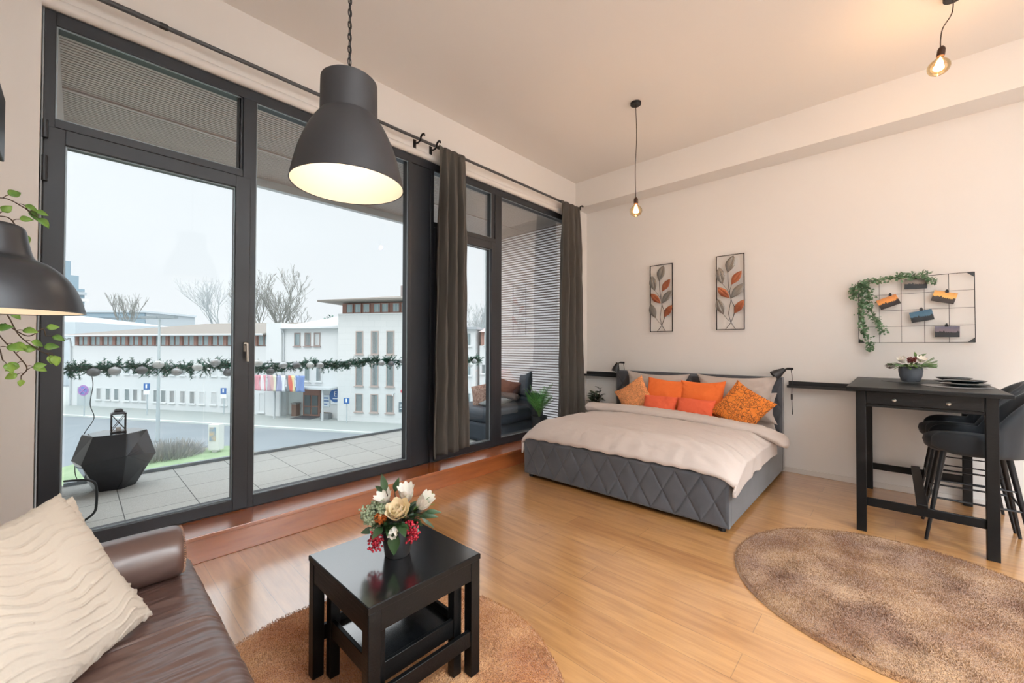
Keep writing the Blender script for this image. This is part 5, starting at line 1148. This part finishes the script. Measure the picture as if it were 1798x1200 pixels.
# building further right, seen through the narrow door
sw_ = ext('corner_annex', 'white annex with small windows seen between curtain and narrow door frame', 'building')
blk(sw_, 'wall', WH, (39.2, 42.1, 0, 5, G, 2.75)); blk(sw_, 'roof', mat('annex_roof', '#a7adb2', .7), (39.0, 42.3, -.3, 5.2, 2.75, 2.93))
for (z0, z1) in ((1.42, 2.47), (-.95, -.04), (-3.3, -2.33)): window(sw_, 41.28, -.02, z0, z1, .46, WH, .05)
s3 = ext('rear_wing', 'white rear wing with reddish-brown upper floor beyond the annex', 'building')
blk(s3, 'wall', WH, (42.35, 52, .3, 5, G, 1.45)); blk(s3, 'upper_floor', mat('terracotta_cladding', '#b58d80', .8), (42.4, 52, .4, 5, 1.45, 2.55))
MB().add([(42.32, 0, 2.55), (53, 0, 2.55), (53, 5.4, 2.55), (42.32, 5.4, 2.55), (42.32, 3, 3.2), (53, 3, 3.2)], [(0, 3, 2, 1), (0, 1, 5, 4), (1, 2, 5), (2, 3, 4, 5), (3, 0, 4)]).build('roof', mat('rosy_roof', '#b3a6a4', .8), s3, smooth=0, local=True)
for (s0, z0, z1) in ((42.75, 1.5, 2.5), (42.5, -.8, -.03), (42.5, -3.3, -2.4)): window(s3, s0, .28, z0, z1, .42, WH, .05)
# far buildings
def far(name, label, p, size, rz, m, z0=G): 
    t = thing(name, label, 'building', (*p, 0), rz); MB().box(-size[0] / 2, size[0] / 2, -size[1] / 2, size[1] / 2, z0, size[2]).build('block', m, t, smooth=0, local=True); return t
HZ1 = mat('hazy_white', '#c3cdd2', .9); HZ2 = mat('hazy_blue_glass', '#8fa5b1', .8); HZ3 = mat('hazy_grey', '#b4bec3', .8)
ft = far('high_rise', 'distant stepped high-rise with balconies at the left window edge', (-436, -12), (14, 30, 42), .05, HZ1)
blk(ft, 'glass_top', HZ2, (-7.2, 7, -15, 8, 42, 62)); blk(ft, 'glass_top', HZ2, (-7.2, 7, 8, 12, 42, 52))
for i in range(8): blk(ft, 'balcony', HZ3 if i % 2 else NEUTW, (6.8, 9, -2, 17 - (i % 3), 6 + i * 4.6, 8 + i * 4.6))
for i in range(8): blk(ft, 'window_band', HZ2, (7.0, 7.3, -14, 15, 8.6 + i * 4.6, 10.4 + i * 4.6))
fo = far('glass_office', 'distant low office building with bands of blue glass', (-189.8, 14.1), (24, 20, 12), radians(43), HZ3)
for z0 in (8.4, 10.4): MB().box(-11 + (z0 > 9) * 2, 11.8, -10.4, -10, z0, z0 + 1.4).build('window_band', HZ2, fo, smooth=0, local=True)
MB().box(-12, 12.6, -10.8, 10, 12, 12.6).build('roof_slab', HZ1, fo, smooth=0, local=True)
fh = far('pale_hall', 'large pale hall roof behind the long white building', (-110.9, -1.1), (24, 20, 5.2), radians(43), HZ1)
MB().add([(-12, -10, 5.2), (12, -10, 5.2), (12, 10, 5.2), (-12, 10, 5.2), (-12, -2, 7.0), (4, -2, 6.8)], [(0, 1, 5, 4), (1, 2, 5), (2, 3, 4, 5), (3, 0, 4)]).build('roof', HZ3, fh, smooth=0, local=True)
# trees
def tree(name, label, x, y, h, sp, seed, m, levels=6, trunk=.28, fork=.22):
    t = thing(name, label, 'tree', (x, y, G), group='bare winter trees behind the white buildings'); rg = random.Random(seed); mb = MB()
    def br(p, d, L, r, lv):
        n = 3; P = [p]; 
        for i in range(n):
            d = (d + V((rg.gauss(0, .10), rg.gauss(0, .10), .05))).normalized(); P.append(P[-1] + d * L / n)
        mb.tube(P, [max(.018, r * (1 - .35 * i / n)) for i in range(n + 1)], 5 if lv < 3 else 3, cap=False)
        if lv >= levels: return
        for i in range(3 if lv < 5 else 2):
            ax = V((rg.gauss(0, 1), rg.gauss(0, 1), 0)).normalized(); nd = (d + ax * sp * rg.uniform(.5, 1.2) + V((0, 0, .15))).normalized()
            br(P[-1] if i < 2 else P[-2], nd, L * rg.uniform(.66, .85), r * .62, lv + 1)
    br(V((x, y, G)), V((0, 0, 1)), h * fork, trunk, 0); mb.build('branches', m, t, smooth=0)
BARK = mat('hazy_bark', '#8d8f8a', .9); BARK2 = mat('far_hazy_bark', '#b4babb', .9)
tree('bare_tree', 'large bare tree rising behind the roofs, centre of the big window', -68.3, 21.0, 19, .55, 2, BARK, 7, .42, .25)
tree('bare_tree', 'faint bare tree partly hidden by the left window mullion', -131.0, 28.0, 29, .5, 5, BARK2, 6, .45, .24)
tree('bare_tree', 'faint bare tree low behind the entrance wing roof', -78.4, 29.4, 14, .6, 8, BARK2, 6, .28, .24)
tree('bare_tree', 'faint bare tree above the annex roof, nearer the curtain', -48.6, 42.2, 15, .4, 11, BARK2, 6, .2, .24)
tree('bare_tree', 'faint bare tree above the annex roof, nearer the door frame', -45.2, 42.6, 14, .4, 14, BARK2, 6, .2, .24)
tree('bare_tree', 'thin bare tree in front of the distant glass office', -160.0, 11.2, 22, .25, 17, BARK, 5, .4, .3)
ev = thing('evergreen_bush', 'dark evergreen crown beside the corner block roof', 'tree', (-55.6, 23.3, G)); rg = random.Random(6)
MB().tube([(-55.6, 23.3, G), (-55.6, 23.3, 4.5)], .2, 6).build('trunk', BARK, ev); em = MB()
for i in range(900):
    a = rg.uniform(0, 6.3); r = 2.6 * sqrt(rg.random()); q = V((-55.6 + cos(a) * r, 23.3 + sin(a) * r, 2.5 + 3.4 * rg.random() * (1 - r / 4))); em.leaf(q, (rg.gauss(0, 1), rg.gauss(0, 1), rg.gauss(0, 1)), (0, 0, 1), .5, .3, .1, .1, (.3, 1, 0))
em.build('crown', mat('hazy_evergreen', '#5f7d74', .9), ev, smooth=0)
# street furniture
LP = mat('galvanised_pole', '#b9c3c6', .5, .2)
lp = thing('street_lamp', 'tall grey street lamp with double head in front of the long white building', 'street lamp', (-36.0, 3.76, G))
MB().tube([(-36, 3.76, G), (-36, 3.76, 3.15)], [.12, .06], 10).build('pole', LP, lp)
dxy = V((.73, .68, 0)); c = V((-36, 3.76, 3.25))
MB().tube([c - dxy * .8, c + dxy * .8], .05, 6).obox(c - dxy * .6 + V((0, 0, .04)), (1.1, .32, .14), Matrix.Rotation(atan2(.68, .73), 3, 'Z')).obox(c + dxy * .6 + V((0, 0, .04)), (1.1, .32, .14), Matrix.Rotation(atan2(.68, .73), 3, 'Z')).build('lamp_head', mat('grey_lamp_head', '#8d979b', .6), lp)
FACE = Matrix((V((.73, .68, 0)), V((-.68, .73, 0)), V((0, 0, 1)))).transposed()
def sign(label, x, y, zc, shape, r, m, m2=None, base=G):
    t = thing('traffic_sign', label, 'traffic sign', (x, y, base)); MB().tube([(x, y, base), (x, y, zc + .2)], .05, 8).build('pole', LP, t)
    o = V((x, y, zc)) + FACE @ V((0, -.08, 0))
    if shape == 'round':
        MB().lathe([(0, 0), (r, 0), (r, .04), (0, .04)], o, 28, FACE @ rot('X', 90)).build('plate', m, t); MB().lathe([(0, .045), (r * .72, .045), (r * .72, .06), (0, .06)], o, 28, FACE @ rot('X', 90)).build('face', m2, t)
        b = MB(); o2 = o + FACE @ V((0, -.08, 0)); b.obox(o2, (r * 1.5, .02, r * .2), FACE @ rot('Y', 45)); b.obox(o2 + V((0, 0, 0)), (r * 1.5, .03, r * .2), FACE @ rot('Y', -45)); b.build('cross', m, t, smooth=0)
    else:
        MB().obox(o, (r * 1.5, .05, r * 1.6), FACE).build('plate', m, t, smooth=0)
        MB().obox(o + FACE @ V((0, -.04, 0)) + V((0, 0, r * .1)), (r * .35, .03, r * 1.0), FACE).build('symbol', SWT, t, smooth=0)
        if m2: MB().obox(o - V((0, 0, r * 1.5)), (r * 1.5, .05, r * 1.0), FACE).build('lower_plate', m2, t, smooth=0)
sign('round violet no-stopping sign at the left of the street', -52.9, .5, -2.62, 'round', .48, mat('violet_red', '#b088c0', .5), mat('sign_blue_faded', '#7f8fc8', .5))
sign('blue parking sign left of the tall street lamp', -49.3, 4.4, -2.30, 'sq', .36, SB, SWT)
sign('blue parking sign near the window mullion with white plate below', -45.0, 9.3, -2.75, 'sq', .34, SB, SWT)
sign('small blue sign on a low post in front of the corner block', -32.8, 15.2, -3.1, 'sq', .30, SB, None)
ic = thing('information_column', 'white free-standing information pillar on the grass by the road', 'sign', (-29.6, 5.75, G))
MB().obox((-29.6, 5.75, G + .95), (.62, .45, 1.5), FACE).obox((-29.6, 5.75, G + .15), (.3, .3, .4), FACE).build('body', NEUTW, ic, smooth=0)
MB().obox(V((-29.6, 5.75, G + 1.15)) + FACE @ V((-.05, -.24, 0)), (.36, .03, .8), FACE).build('poster', mat('faded_poster', '#8fa3b5', .5, var=(3, '#c9b39a', .1)), ic, smooth=0)
rg = random.Random(12); bm_ = MB()
for i in range(1500):
    a = rg.uniform(0, 6.3); r = 1.25 * sqrt(rg.random()); hh = 1.15 * sqrt(max(0, 1 - (r / 1.3) ** 2)) * rg.uniform(.5, 1)
    p = V((-30.3 + cos(a) * r, 3.55 + sin(a) * r * 1.3, G)); d = V((cos(a) * r * .3 + rg.gauss(0, .12), sin(a) * r * .3 + rg.gauss(0, .12), hh)); o = V((.012, .01, 0)); bm_.add([p - o, p + o, p + d + o * .4, p + d - o * .4], [(0, 1, 2, 3)])
bs = bm_.build('bare_bush', mat('twiggy_bush', '#8e9296', .9, var=(3, '#a9a59c', .2)), None, smooth=0); tag(bs, 'low twiggy grey bush on the grass behind the faceted stool', 'bush')
